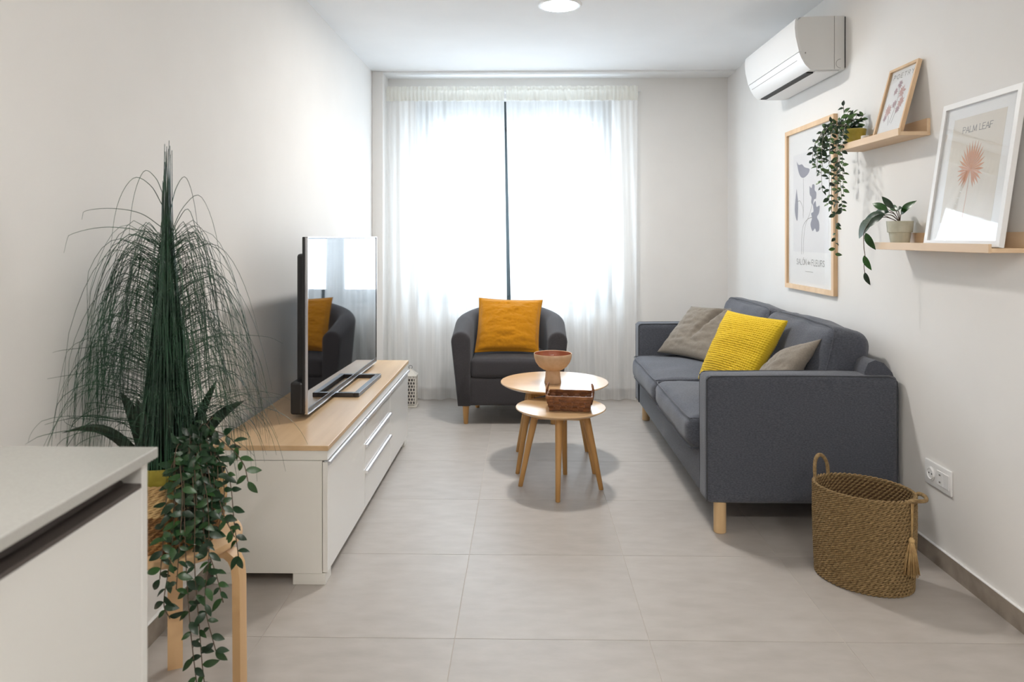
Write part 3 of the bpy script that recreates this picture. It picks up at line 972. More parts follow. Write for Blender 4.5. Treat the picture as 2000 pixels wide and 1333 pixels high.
obj('front_panel', shell([(1.345, 2.322), (1.330, 2.3165)] + front, 0.012, AY0, AY1), 'white_plastic', t, True, 30)
lf = obj('louvre_flap', shell(low, 0.010, AY0 + 0.004, AY1 - 0.004), 'white_plastic', t, True, 30)
obj('flap_groove', shell([(1.3565, 2.125), (1.3575, 2.1225)], 0.004, AY0 + 0.06, AY1 - 0.03), 'ink_grey', lf)
obj('outlet_slot_shade', box(1.403, 1.436, AY0 + 0.06, AY1 - 0.05, 2.0605, 2.0685), 'dark_hole', t)  # dark strip on the underside, its colour stands in for the recess shade
obj('bottom_grille', box(1.437, 1.55, AY0 + 0.03, AY1 - 0.03, 2.0600, 2.0675, 0.001, 1), 'white_plastic', t)
obj('mounting_plate', box(XR - 0.005, XR, AY0 + 0.001, AY1 - 0.02, 2.075, 2.325), 'gunmetal', t)
obj('side_seam', box(1.517, 1.5185, AY0 + 0.0008, AY0 + 0.003, 2.068, 2.328), 'ink_grey', t)
b = bmesh.new()
box(1.3735, 1.3795, AY0 + 0.0008, AY0 + 0.003, 2.144, 2.1465, bm=b)
box(1.3735, 1.3795, AY0 + 0.0008, AY0 + 0.003, 2.149, 2.1515, bm=b)
obj('side_mark', b, 'ink_dark', t)
obj('pipe_cap', tube([V((1.548 + 0.022 * math.cos(a), AY0 + 0.002, 2.095 + 0.022 * math.sin(a))) for a in [math.pi / 2 + i / 12 * math.pi for i in range(13)]], 0.001, 4), 'ink_grey', t)


# ------------------------------------------------------------------ wall socket
t = thing('wall_socket', (XR, 2.80, 0.285), 'white double wall socket plate low on the right wall', 'socket')
pl = obj('plate', box(XR - 0.009, XR, 2.715, 2.890, 0.288, 0.382, 0.003, 2), 'white_plastic', t, True, 50)
obj('socket_well', join(tube([(XR - 0.0095, 2.845, 0.335), (XR - 0.012, 2.845, 0.335)], 0.026, 28), tube([V((XR - 0.012, 2.845 + 0.021 * math.cos(a), 0.335 + 0.021 * math.sin(a))) for a in [i / 24 * 2 * math.pi for i in range(24)]], 0.0025, 5, closed=True)), 'white_paint', t, True, 40)
for dy in (-0.0095, 0.0095):
    obj('pin_hole', tube([(XR - 0.0119, 2.845 + dy, 0.335), (XR - 0.0125, 2.845 + dy, 0.335)], 0.003, 10), 'dark_hole', t)
for y0, y1 in ((2.762, 2.802), (2.725, 2.760)):
    obj('switch_module', box(XR - 0.0115, XR - 0.008, y0, y1, 0.308, 0.362, 0.001, 1), 'white_paint', t)
b = bmesh.new()
box(XR - 0.0122, XR - 0.0112, 2.777, 2.787, 0.345, 0.351, bm=b)
box(XR - 0.0122, XR - 0.0112, 2.777, 2.787, 0.318, 0.324, bm=b)
obj('data_port', b, 'ink_grey', t)


# ------------------------------------------------------------------ picture ledges
def ledge(y0, y1, zb, lab):
    t = thing('picture_ledge', (1.51, (y0 + y1) / 2, zb), lab, 'shelf', 'pine picture ledges')
    xf = 1.448
    obj('shelf_board', box(xf + 0.010, XR, y0, y1, zb, zb + 0.015, 0.001, 1), 'pine', t)
    obj('back_rail', box(XR - 0.014, XR, y0, y1, zb + 0.015, zb + 0.066, 0.001, 1), 'pine', t)
    obj('front_lip', box(xf, xf + 0.010, y0, y1, zb - 0.001, zb + 0.028, 0.001, 1), 'pine', t)
    return t


ledge(2.865, 3.435, 1.640, 'pale pine picture ledge holding the trailing ivy, the higher of two')
ledge(2.312, 3.060, 1.195, 'pale pine picture ledge holding the white framed poster, the lower of two')

# ------------------------------------------------------------------ lettering
GL = {
    'P': (0.62, [[(0, 0), (0, 1), (.38, 1), (.56, .92), (.6, .76), (.56, .6), (.38, .5), (0, .5)]]),
    'A': (0.74, [[(0, 0), (.37, 1), (.74, 0)], [(.14, .36), (.6, .36)]]),
    'L': (0.55, [[(0, 1), (0, 0), (.52, 0)]]),
    'M': (0.86, [[(0, 0), (.05, 1), (.43, .1), (.81, 1), (.86, 0)]]),
    'E': (0.56, [[(.54, 1), (0, 1), (0, 0), (.54, 0)], [(0, .52), (.46, .52)]]),
    'F': (0.54, [[(.54, 1), (0, 1), (0, 0)], [(0, .52), (.44, .52)]]),
    'O': (0.78, [[(.39 + .39 * math.cos(a), .5 + .5 * math.sin(a)) for a in [i / 16 * 2 * math.pi for i in range(17)]]]),
    'T': (0.66, [[(0, 1), (.66, 1)], [(.33, 1), (.33, 0)]]),
    'R': (0.64, [[(0, 0), (0, 1), (.38, 1), (.56, .92), (.6, .76), (.56, .6), (.38, .5), (0, .5)], [(.34, .5), (.64, 0)]]),
    'Y': (0.68, [[(0, 1), (.34, .5), (.68, 1)], [(.34, .5), (.34, 0)]]),
    'S': (0.56, [[(.54, .84), (.4, .98), (.2, 1), (.04, .86), (.06, .66), (.28, .52), (.5, .4), (.54, .18), (.38, .02), (.16, 0), (0, .16)]]),
    'N': (0.66, [[(0, 0), (0, 1), (.66, 0), (.66, 1)]]),
    'U': (0.66, [[(0, 1), (0, .3), (.1, .07), (.33, 0), (.56, .07), (.66, .3), (.66, 1)]]),
    'd': (0.48, [[(.44, .3), (.3, .6), (.1, .55), (0, .3), (.1, .05), (.3, 0), (.44, .3)], [(.44, 1), (.44, 0)]]),
    'e': (0.48, [[(0, .32), (.46, .32), (.4, .56), (.23, .64), (.06, .52), (0, .3), (.08, .08), (.25, 0), (.44, .1)]]),
    's': (0.40, [[(.38, .52), (.2, .64), (.04, .52), (.1, .38), (.34, .26), (.36, .1), (.2, 0), (.02, .1)]]),
    ' ': (0.4, []),
}
GL['Ó'] = (0.78, GL['O'][1] + [[(.36, 1.12), (.5, 1.32)]])


class Face:
    """flat picture plane: u to the viewer's right, v up, n towards the room."""

    def __init__(s, o, u, v):
        s.o, s.u, s.v = V(o), V(u).normalized(), V(v).normalized()
        s.n = s.u.cross(s.v)

    def p(s, u, v, d=0.0): return s.o + s.u * u + s.v * v + s.n * d

    def slab(s, u0, u1, v0, v1, d0, d1):
        c = [s.p(a, b_, d) for d in (d0, d1) for a, b_ in ((u0, v0), (u1, v0), (u1, v1), (u0, v1))]
        return c, [(3, 2, 1, 0), (4, 5, 6, 7), (0, 1, 5, 4), (1, 2, 6, 5), (2, 3, 7, 6), (3, 0, 4, 7)]

    def poly(s, pts, d):
        """thin printed shape."""
        n = len(pts)
        v = [s.p(a, b_, d) for a, b_ in pts] + [s.p(a, b_, d - 0.0002) for a, b_ in pts]
        return v, [tuple(range(n)), tuple(range(n, 2 * n))[::-1]] + [(i, n + i, n + (i + 1) % n, (i + 1) % n) for i in range(n)]

    def line(s, pts, w, d):
        geos = []
        for (a, b_), (c, e) in zip(pts, pts[1:]):
            dx, dy = c - a, e - b_
            L = math.hypot(dx, dy) or 1e-6
            ex, ey = dx / L * w * 0.4, dy / L * w * 0.4
            ox, oy = -dy / L * w / 2, dx / L * w / 2
            geos.append(s.poly([(a - ex + ox, b_ - ey + oy), (a - ex - ox, b_ - ey - oy), (c + ex - ox, e + ey - oy), (c + ex + ox, e + ey + oy)], d))
        return join(*geos)

    def text(s, txt, u0, v0, h, w, d, space=0.22, serif=False, width=None):
        tot = sum(GL[c][0] + space for c in txt) - space
        kx = (width / (tot * h)) if width else 1
        geos, x = [], 0
        for c in txt:
            gw, st = GL[c]
            for pl_ in st:
                P_ = [(u0 + (x + a) * h * kx, v0 + b_ * h) for a, b_ in pl_]
                geos.append(s.line(P_, w, d))
                if serif:
                    for q in (P_[0], P_[-1]):
                        geos.append(s.line([(q[0] - h * 0.09, q[1]), (q[0] + h * 0.09, q[1])], w * 0.7, d))
            x += gw + space
        return join(*geos)


def picture(name, label, face, w, h, fw, fd, mat, mount, glass=True):
    t = thing(name, face.p(w / 2, 0), label, 'picture')
    b_ = join(face.slab(0, fw, 0, h, 0, fd), face.slab(w - fw, w, 0, h, 0, fd), face.slab(fw, w - fw, 0, fw, 0, fd), face.slab(fw, w - fw, h - fw, h, 0, fd))
    obj('frame', b_, mat, t)
    obj('backing', face.slab(fw * 0.6, w - fw * 0.6, fw * 0.6, h - fw * 0.6, 0.001, fd * 0.35), mount, t)
    if glass: obj('glass', face.slab(fw, w - fw, fw, h - fw, fd * 0.6, fd * 0.6 + 0.0015), 'glass', t)
    return t, fd * 0.35


def blob(pts, k=5):
    P = [V((a, b_, 0)) for a, b_ in pts]
    P = smoothcurve(P + [P[0]], k)[:-1]
    return [(p.x, p.y) for p in P]


# hanging picture with grey flowers
f1 = Face((XR, 4.392, 0.945), (0, -1, 0), (0, 0, 1))
w, h = 0.685, 0.920
t, d = picture('hanging_picture', 'large pale wood framed flower print hanging behind the trailing ivy', f1, w, h, 0.026, 0.022, 'pine_v', 'paper')
obj('print_ground', f1.slab(0.10, w - 0.09, 0.215, h - 0.15, d, d + 0.0004), 'paper_grey', t)
d += 0.0008
U = lambda a: a * w
Hh = lambda b_: b_ * h
petals = {
    'tulip': [(0.22, 0.795), (0.27, 0.772), (0.34, 0.770), (0.40, 0.748), (0.50, 0.730), (0.46, 0.700), (0.36, 0.686), (0.28, 0.715)],
    'bud': [(0.22, 0.625), (0.24, 0.58), (0.255, 0.53), (0.25, 0.47), (0.235, 0.425), (0.20, 0.45), (0.18, 0.50), (0.195, 0.56)],
    'cosmos': [(0.50, 0.63), (0.54, 0.615), (0.56, 0.635), (0.60, 0.63), (0.605, 0.60), (0.635, 0.585), (0.63, 0.55), (0.59, 0.545), (0.565, 0.515), (0.535, 0.53), (0.54, 0.56), (0.505, 0.58)],
    'poppy': [(0.570, 0.515), (0.620, 0.535), (0.640, 0.50), (0.700, 0.505), (0.690, 0.465), (0.650, 0.44), (0.690, 0.41), (0.690, 0.365), (0.640, 0.355), (0.610, 0.375), (0.560, 0.36), (0.520, 0.40), (0.550, 0.435), (0.535, 0.465), (0.580, 0.475)],
}
for k, pts in petals.items():
    obj('flower', f1.poly([(U(a), Hh(b_)) for a, b_ in blob(pts)], d), 'ink_blue', t)
stems = join(f1.line([(U(a), Hh(b_)) for a, b_ in blob([(0.37, 0.68), (0.375, 0.56), (0.37, 0.47), (0.36, 0.47), (0.365, 0.56)])[:15]], 0.003, d),
             f1.line([(U(a.x), Hh(a.y)) for a in smoothcurve([(0.24, 0.545, 0), (0.30, 0.545, 0), (0.36, 0.50, 0), (0.37, 0.44, 0)])], 0.003, d),
             f1.line([(U(a.x), Hh(a.y)) for a in smoothcurve([(0.60, 0.44, 0), (0.48, 0.435, 0), (0.38, 0.40, 0), (0.34, 0.34, 0), (0.33, 0.22, 0)])], 0.0035, d),
             f1.line([(U(a.x), Hh(a.y)) for a in smoothcurve([(0.56, 0.52, 0), (0.50, 0.46, 0), (0.41, 0.39, 0), (0.375, 0.30, 0), (0.37, 0.22, 0)])], 0.003, d))
obj('flower_stems', stems, 'ink_grey', t)
obj('lettering', join(f1.text('SALÓN', U(0.225), Hh(0.155), 0.031, 0.0028, d, 0.22, width=0.142), f1.text('des', U(0.46), Hh(0.160), 0.022, 0.002, d, 0.2, width=0.040), f1.text('FLEURS', U(0.545), Hh(0.155), 0.031, 0.0028, d, 0.22, width=0.170)), 'ink_dark', t)
obj('fine_print', f1.line([(U(0.41), Hh(0.116)), (U(0.57), Hh(0.116))], 0.0022, d), 'ink_grey', t)


def leaning(xb, yl, zb, xt, hh):
    dx = xt - xb
    dz = math.sqrt(hh * hh - dx * dx)
    return Face((xb, yl, zb), (0, -1, 0), (dx, 0, dz))


# PALM LEAF poster
w, h = 0.432, 0.520
f2 = leaning(1.490, 2.735, 1.2105, 1.566, h)
t, d = picture('leaning_picture', 'white framed terracotta palm leaf poster leaning on the lower ledge', f2, w, h, 0.020, 0.017, 'white_paint', 'paper')
obj('print_ground', f2.slab(0.068, w - 0.075, 0.085, h - 0.062, d, d + 0.0004), 'paper_beige', t)
d += 0.0008
cx, cy = 0.205, 0.268
geos = []
for k in range(26):
    a = math.radians(-62 + 304 * k / 25)
    L = (0.088 if k not in (0, 1, 24, 25) else 0.076) * (1.0 + 0.10 * math.sin(a))
    ca, sa = math.cos(a), math.sin(a)
    pts = [(cx, cy), (cx + ca * L * 0.55 - sa * 0.0048, cy + sa * L * 0.62 + ca * 0.0048), (cx + ca * L * 0.85, cy + sa * L * 1.06), (cx + ca * L * 0.55 + sa * 0.0048, cy + sa * L * 0.62 - ca * 0.0048)]
    geos.append(f2.poly(pts, d + 0.00002 * (k % 3)))
obj('palm_leaf', join(*geos), 'ink_terra', t)
obj('palm_stalk', f2.line([(cx, cy), (cx - 0.002, cy - 0.10), (cx - 0.006, cy - 0.165)], 0.0018, d), 'ink_terra', t)
obj('lettering', join(f2.text('PALM', 0.128, 0.402, 0.021, 0.0022, d, 0.16, True, 0.078), f2.text('LEAF', 0.222, 0.402, 0.021, 0.0022, d, 0.16, True, 0.070)), 'ink_grey', t)

# POETRY print
w, h = 0.228, 0.300
f3 = leaning(1.490, 3.140, 1.656, 1.567, h)
t, d = picture('leaning_picture', 'small pale wood framed botanical print leaning on the upper ledge', f3, w, h, 0.011, 0.016, 'pine_v', 'paper')
d += 0.0006
obj('lettering', f3.text('POETRY', 0.036, 0.252, 0.019, 0.0022, d, 0.5, width=0.160), 'ink_grey', t)


def sprig(name, cx, cy, r, n, mat, seed):
    rr = random.Random(seed)
    geos = []
    for k in range(n):
        a = 2 * math.pi * k / n + rr.uniform(-.15, .15)
        L = r * rr.uniform(0.75, 1.05)
        ca, sa = math.cos(a), math.sin(a)
        wd = r * 0.16
        geos.append(f3.poly([(cx, cy), (cx + ca * L * .55 - sa * wd, cy + sa * L * .55 + ca * wd), (cx + ca * L, cy + sa * L), (cx + ca * L * .55 + sa * wd, cy + sa * L * .55 - ca * wd)], d + 0.00003 * (k % 4)))
    obj(name, join(*geos), mat, t)


for k, (a, b_, r, m_) in enumerate(((0.108, 0.222, 0.022, 'ink_mauve'), (0.085, 0.195, 0.019, 'ink_mauve'), (0.140, 0.185, 0.030, 'ink_rose'), (0.152, 0.140, 0.029, 'ink_rose'), (0.062, 0.118, 0.032, 'ink_rose'), (0.100, 0.138, 0.020, 'ink_mauve'), (0.138, 0.110, 0.020, 'ink_mauve'), (0.050, 0.085, 0.018, 'ink_mauve'))):
    sprig('flower', a, b_, r, 11, m_, k)
obj('flower_stems', join(f3.line([(0.108, 0.21), (0.118, 0.16), (0.112, 0.11), (0.10, 0.06)], 0.0018, d), f3.line([(0.15, 0.13), (0.125, 0.09), (0.115, 0.055)], 0.0018, d), f3.line([(0.062, 0.11), (0.08, 0.085), (0.092, 0.05)], 0.0018, d)), 'ink_grey', t)


# ------------------------------------------------------------------ leaves
def leaf_mesh(name, mat, width=0.27, fold=0.10, curl=0.16, n=6):
    vs_, fs = [], []
    for i in range(n + 1):
        s = i / n
        wd = width * (math.sin(math.pi * s ** 0.85) ** 0.85 if 0 < s < 1 else 0.012)
        z = -curl * s * s + 0.04 * math.sin(math.pi * s)
        vs_ += [V((-wd, s, z + fold * wd * 2)), V((0, s, z)), V((wd, s, z + fold * wd * 2))]
    for i in range(n):
        a = i * 3
        fs += [(a, a + 1, a + 4, a + 3), (a + 1, a + 2, a + 5, a + 4)]
    me = bpy.data.meshes.new(name)
    me.from_pydata([tuple(v) for v in vs_], [], fs)
    me.materials.append(M[mat].m)
    me.polygons.foreach_set('use_smooth', [True] * len(me.polygons))
    return me


def place_leaf(me, parent, base, direction, size, up=None, roll=0.0):
    y = V(direction).normalized()
    up = V(up) if up is not None else V((0, 0, 1))
    x = y.cross(up)
    if x.length < 1e-3: x = y.orthogonal()
    x.normalize()
    z = x.cross(y)
    m_ = Matrix((x, y, z)).transposed().to_4x4() @ Matrix.Rotation(roll, 4, 'Y')
    m_ = Matrix.Translation(V(base)) @ m_ @ Matrix.Scale(size, 4)
    return link(bpy.data.objects.new('leaf', me), parent, m_)


def vine(parent, pts, meshes, rr, spacing, size, stem_mat, r=0.0012, k=6, view=V((0, -1, 0)), skip=0.0, extra=None):
    P = smoothcurve(pts, k)
    obj('stem', tube(P, r, 5), stem_mat, parent, True)
    acc, side = rr.uniform(0, spacing), 1
    for a, b_ in zip(P, P[1:]):
        L = (b_ - a).length
        acc += L
        if acc >= spacing:
            acc -= spacing
            if rr.random() < skip: continue
            tdir = (b_ - a).normalized()
            sd = tdir.cross(view)
            if sd.length < 0.05: sd = V((1, 0, 0))
            sd.normalize()
            side = -side
            dr = sd * side * rr.uniform(0.6, 1.1) + tdir * rr.uniform(0.1, 0.7) + V((rr.uniform(-.3, .3), rr.uniform(-.6, .25), rr.uniform(-.35, .25)))
            face = view + V((rr.uniform(-.5, .5), rr.uniform(-.3, .3), rr.uniform(0, 1.0)))
            lf_ = place_leaf(rr.choice(meshes), parent, b_, dr, size * rr.uniform(0.7, 1.2), face, rr.uniform(-.5, .5))
            if extra is not None:        # past the 300 leaves built singly: joined below
                extra.append(([W[lf_] @ v.co for v in lf_.data.vertices], [tuple(p.vertices) for p in lf_.data.polygons]))
                bpy.data.objects.remove(lf_)


# ------------------------------------------------------------------ pot plants on the ledges
pc = (1.512, 3.385)
t = thing('ivy_plant', (pc[0], pc[1], 1.655), 'trailing small-leaved ivy in an olive pot on the upper ledge', 'plant')
obj('pot', lathe([(0.0, 0), (0.036, 0), (0.045, 0.040), (0.049, 0.072), (0.0505, 0.074), (0.0505, 0.082), (0.047, 0.082), (0.045, 0.070), (0.0, 0.068)], pc, 36, z0=1.6555), 'olive_pot', t, True, 40)
obj('soil', lathe([(0.0, 0.0), (0.0445, 0.0), (0.03, 0.006), (0.0, 0.008)], pc, 20, z0=1.726), 'soil', t, True)
iv = [leaf_mesh('ivy_leaf', 'ivy', 0.30), leaf_mesh('ivy_leaf', 'ivy_light', 0.27), leaf_mesh('ivy_leaf', 'ivy', 0.24, 0.2, 0.3)]
rr = random.Random(21)
p0 = V((pc[0], pc[1], 1.728))
wallview = V((-0.75, -0.65, 0))
# hanging trails: (spread point over the rim, then falling points)
trails = [
    [(1.46, 3.40, 1.755), (1.437, 3.405, 1.66), (1.432, 3.41, 1.50), (1.436, 3.41, 1.32), (1.434, 3.41, 1.165)],
    [(1.455, 3.43, 1.75), (1.425, 3.44, 1.67), (1.43, 3.44, 1.52), (1.427, 3.43, 1.36)],
    [(1.46, 3.36, 1.75), (1.436, 3.355, 1.66), (1.430, 3.35, 1.54), (1.436, 3.345, 1.42), (1.432, 3.33, 1.36)],
    [(1.455, 3.345, 1.75), (1.434, 3.33, 1.67), (1.432, 3.325, 1.55), (1.436, 3.325, 1.44)],
    [(1.455, 3.37, 1.76), (1.432, 3.375, 1.68), (1.428, 3.375, 1.55), (1.432, 3.385, 1.40), (1.430, 3.395, 1.26)],
    [(1.46, 3.44, 1.77), (1.42, 3.50, 1.73), (1.405, 3.53, 1.64), (1.40, 3.54, 1.55)],
    [(1.47, 3.45, 1.77), (1.43, 3.53, 1.75), (1.40, 3.57, 1.68), (1.395, 3.58, 1.60)],
    [(1.46, 3.43, 1.76), (1.41, 3.46, 1.72), (1.395, 3.47, 1.62), (1.40, 3.48, 1.52), (1.405, 3.48, 1.46)],
    [(1.47, 3.42, 1.77), (1.40, 3.45, 1.75), (1.375, 3.46, 1.68), (1.375, 3.46, 1.60)],
    [(1.46, 3.41, 1.76), (1.42, 3.42, 1.71), (1.415, 3.43, 1.60), (1.42, 3.44, 1.48), (1.418, 3.44, 1.40)],
    [(1.50, 3.45, 1.76), (1.49, 3.50, 1.72), (1.49, 3.51, 1.60), (1.488, 3.51, 1.48)],
    [(1.455, 3.40, 1.76), (1.415, 3.40, 1.73), (1.405, 3.40, 1.66), (1.41, 3.40, 1.58)],
    [(1.46, 3.43, 1.78), (1.42, 3.47, 1.77), (1.40, 3.49, 1.72), (1.395, 3.49, 1.64)],
    [(1.45, 3.42, 1.77), (1.40, 3.43, 1.74), (1.385, 3.44, 1.66), (1.39, 3.44, 1.56)],
]
for k, tr in enumerate(trails):
    vine(t, [p0] + [V(q) for q in tr], iv, rr, 0.017 if k > 0 else 0.030, 0.028, 'stem_pale', 0.0011, view=wallview, skip=0.10 if k not in (0, 4) else 0.35)
for k in range(11):
    a = rr.uniform(0, 6.28)
    q = rr.uniform(0.01, 0.055)
    hgt = rr.uniform(0.05, 0.10)
    e = V((min(pc[0] + q * math.cos(a), 1.55), pc[1] + q * 1.2 * math.sin(a), 1.73 + hgt))
    vine(t, [p0, (p0 + e) / 2 + V((0, 0, 0.015)), e], iv, rr, 0.019, 0.030, 'stem', 0.0011, view=wallview)
e = V((1.485, 3.44, 1.855))
vine(t, [p0, V((1.49, 3.43, 1.79)), e], iv, rr, 0.022, 0.03, 'stem', 0.0012, view=wallview)
place_leaf(iv[0], t, e, (0, 0, 1), 0.028, wallview)

cd = thing('candle', (1.52, 3.285, 1.655), 'small white candle between the ivy pot and botanical print', 'candle')
obj('wax', lathe([(0.0, 0), (0.017, 0), (0.018, 0.002), (0.018, 0.038), (0.015, 0.040), (0.0, 0.037)], (1.515, 3.285), 24, z0=1.6555), 'candle', cd, True, 40)
obj('wick', tube([(1.515, 3.285, 1.692), (1.516, 3.285, 1.699)], 0.0008, 5), 'black', cd)

pc = (1.510, 2.975)
t = thing('leafy_plant', (pc[0], pc[1], 1.2105), 'broad-leaved trailing plant in a pale sage pot on the lower ledge', 'plant')
obj('pot', lathe([(0.0, 0), (0.033, 0), (0.041, 0.052), (0.046, 0.053), (0.050, 0.098), (0.047, 0.098), (0.045, 0.088), (0.0, 0.086)], pc, 36, z0=1.2105), 'sage_pot', t, True, 30)
obj('soil', lathe([(0.0, 0.0), (0.0445, 0.0), (0.03, 0.005), (0.0, 0.007)], pc, 20, z0=1.297), 'soil', t, True)
lm = [leaf_mesh('broad_leaf', 'plant', 0.20, 0.12, 0.25, 8), leaf_mesh('broad_leaf', 'plant_grey', 0.24, 0.06, 0.35, 8), leaf_mesh('broad_leaf', 'ivy', 0.2, 0.1, 0.2, 8)]
q0 = V((pc[0], pc[1], 1.303))
wv = V((-0.8, -0.5, 0.4))
sp = [  # stem end, leaf direction, size, mesh
    ((1.465, 3.00, 1.335), (-0.5, 0.72, -0.10), 0.085, 2), ((1.47, 2.99, 1.355), (-0.5, 0.5, 0.35), 0.060, 0), ((1.48, 3.0, 1.345), (-0.3, 0.75, 0.10), 0.070, 2),
    ((1.505, 2.955, 1.335), (0.1, -0.75, 0.62), 0.070, 0), ((1.50, 2.97, 1.35), (-0.25, -0.6, 0.15), 0.05, 2), ((1.46, 3.0, 1.335), (-0.55, 0.30, -0.42), 0.070, 2),
    ((1.435, 3.035, 1.322), (-0.45, 0.45, -0.55), 0.092, 1), ((1.49, 2.985, 1.36), (-0.4, 0.2, 0.5), 0.055, 2), ((1.51, 2.99, 1.35), (-0.1, 0.6, 0.3), 0.055, 0)]
for e, dr, sz, k in sp:
    obj('stem', tube(smoothcurve([q0, (q0 + V(e)) / 2 + V((0, 0, 0.012)), V(e)], 4), 0.0016, 5), 'stem', t, True)
    place_leaf(lm[k], t, e, dr, sz * 1.2, wv)
tr = smoothcurve([q0, (1.445, 3.02, 1.335), (1.408, 3.055, 1.275), (1.405, 3.06, 1.21), (1.408, 3.055, 1.16), (1.406, 3.06, 1.125), (1.408, 3.058, 1.095)], 5)
obj('stem', tube(tr, 0.0016, 5), 'stem', t, True)
for e, dr, sz, k in (((1.410, 3.055, 1.262), (0.25, -0.35, -0.9), 0.078, 0), ((1.406, 3.06, 1.168), (0.2, -0.30, -0.9), 0.066, 0), ((1.408, 3.058, 1.098), (0.12, -0.35, -0.85), 0.056, 2)):
    place_leaf(lm[k], t, e, dr, sz, (-0.8, -0.55, 0.2))

# ------------------------------------------------------------------ stool with the two big plants
SC = V((-0.932, 1.941, 0))
t = thing('stool', (SC.x, SC.y, 0), 'round birch stool with three bent legs holding the big plant basket', 'stool')
obj('seat', lathe([(0.0, 0.425), (0.158, 0.425), (0.166, 0.431), (0.168, 0.438), (0.165, 0.447), (0.158, 0.450), (0.0, 0.450)], (SC.x, SC.y), 48), 'birch', t, True, 40)
for k in range(3):
    a = math.radians(116.4 - 120 * k)
    dr = V((math.cos(a), math.sin(a), 0))
    pts = [SC + dr * 0.02 + V((0, 0, 0.412)), SC + dr * 0.118 + V((0, 0, 0.412)), SC + dr * 0.144 + V((0, 0, 0.409)), SC + dr * 0.161 + V((0, 0, 0.396)), SC + dr * 0.171 + V((0, 0, 0.375)), SC + dr * 0.1745 + V((0, 0, 0.34)), SC + dr * 0.177 + V((0, 0, 0.0))]
    obj('leg', strip(pts, V((-dr.y, dr.x, 0)), 0.040, 0.021), 'birch', t)

PB = (-0.935, 1.925)
t = thing('plant_basket', (PB[0], PB[1], 0.45), 'woven two-tone seagrass plant basket standing on the stool', 'basket')


def basket_rows(k0, k1, rows=21):
    g = []
    for k in range(k0, k1):
        f = k / (rows - 1)
        r = 0.104 + 0.026 * math.sin(f * math.pi * 0.62 + 0.35)
        g.append(rope_ring(PB, r, r, 0.456 + 0.162 * f, k * 1.7, 0.0036, 0.0036, 44, 0, 176))
    return join(*g)


obj('lower_weave', basket_rows(0, 12), 'rope_brown', t, True)
obj('upper_weave', basket_rows(12, 21), 'rope_pale', t, True)
obj('liner', lathe([(0.0, 0.4505), (0.105, 0.4505), (0.118, 0.50), (0.1235, 0.57), (0.120, 0.612), (0.116, 0.612), (0.116, 0.50), (0.10, 0.456), (0.0, 0.456)], PB, 40), 'rope_brown', t, True, 40)

GP = V((-0.955, 1.935, 0))
t = thing('grass_plant', (GP.x, GP.y, 0.46), 'tall fountain-shaped grass plant with sword leaves in an olive pot', 'plant')
obj('pot', lathe([(0.0, 0.457), (0.062, 0.457), (0.080, 0.62), (0.084, 0.648), (0.080, 0.648), (0.076, 0.625), (0.0, 0.622)], (GP.x, GP.y), 36), 'olive_pot', t, True, 40)
obj('soil', lathe([(0.0, 0.622), (0.0765, 0.622), (0.05, 0.634), (0.0, 0.638)], (GP.x, GP.y), 24), 'soil', t, True)
rr = random.Random(11)
XMIN = XL + 0.012


def keep(p):
    if p.x < XMIN: p.x = XMIN + (XMIN - p.x) * 0.05
    if p.x > -0.5: p.x = -0.5
    return p


def ribbon(pts, w0, taper=0.25):
    """slim three-sided blade."""
    n = len(pts)
    return tube(pts, [w0 * (1 - (1 - taper) * (i / (n - 1)) ** 1.5) for i in range(n)], 3, caps=False)


core, droop = [], []
for k in range(210):     # upright bundle narrowing into a spire
    a, q = rr.uniform(0, 6.283), rr.random() ** 0.5
    top = rr.choice([rr.uniform(0.95, 1.25), rr.uniform(1.10, 1.36), rr.uniform(0.85, 1.15)])
    if k < 26: top = rr.uniform(1.36, 1.525)
    r0, pts = 0.078 * q, []
    lean = V((0.012 - 0.02 * rr.random(), 0, 0))
    for i in range(7):
        s = i / 6
        z = 0.63 + (top - 0.63) * s
        r = r0 * (1 - 0.88 * min(1, max(0, (z - 0.66)) / 0.60)) * (1 - 0.75 * max(0, min(1, (z - 1.26) / 0.24))) + 0.003 * q * (1 - 0.5 * s)
        pts.append(GP + V((r * math.cos(a), r * math.sin(a), z)) + lean * s)
    core.append(ribbon(pts, 0.0026, 0.35))
obj('upright_blades', join(*core), 'grass', t, True)['kind'] = 'stuff'
for k in range(680):     # arching, drooping blades
    a = rr.uniform(0, 6.283)
    h0 = 0.68 + 0.56 * rr.random() ** 0.75
    f = (h0 - 0.68) / 0.56
    reach = (0.10 + 0.17 * rr.random()) * (1.10 - 0.34 * f) * (1.0 if rr.random() < 0.93 else 1.25)
    rise = rr.uniform(0.03, 0.085)
    drop = rr.uniform(0.10, 0.34) + 0.14 * f
    r0 = 0.05 * (1 - f) + 0.008
    d_ = V((math.cos(a), math.sin(a), 0))
    sw = V((rr.uniform(-.03, .03), rr.uniform(-.03, .03), 0))
    zend = max(0.60 + 0.22 * rr.random(), h0 - drop)
    pts = []
    for i in range(13):
        s = i / 12
        r = r0 + reach * (0.72 * (1 - (1 - s) ** 2.6) + 0.28 * s)
        z = h0 + rise * math.sin(min(1, s * 2.1) * math.pi / 2) * 1.0 - (h0 + rise - zend) * max(0, (s - 0.22) / 0.78) ** 1.4
        pts.append(keep(GP + d_ * r + sw * s * s + V((0, 0, z))))
    droop.append(ribbon(pts, rr.uniform(0.0007, 0.0012), 0.3))
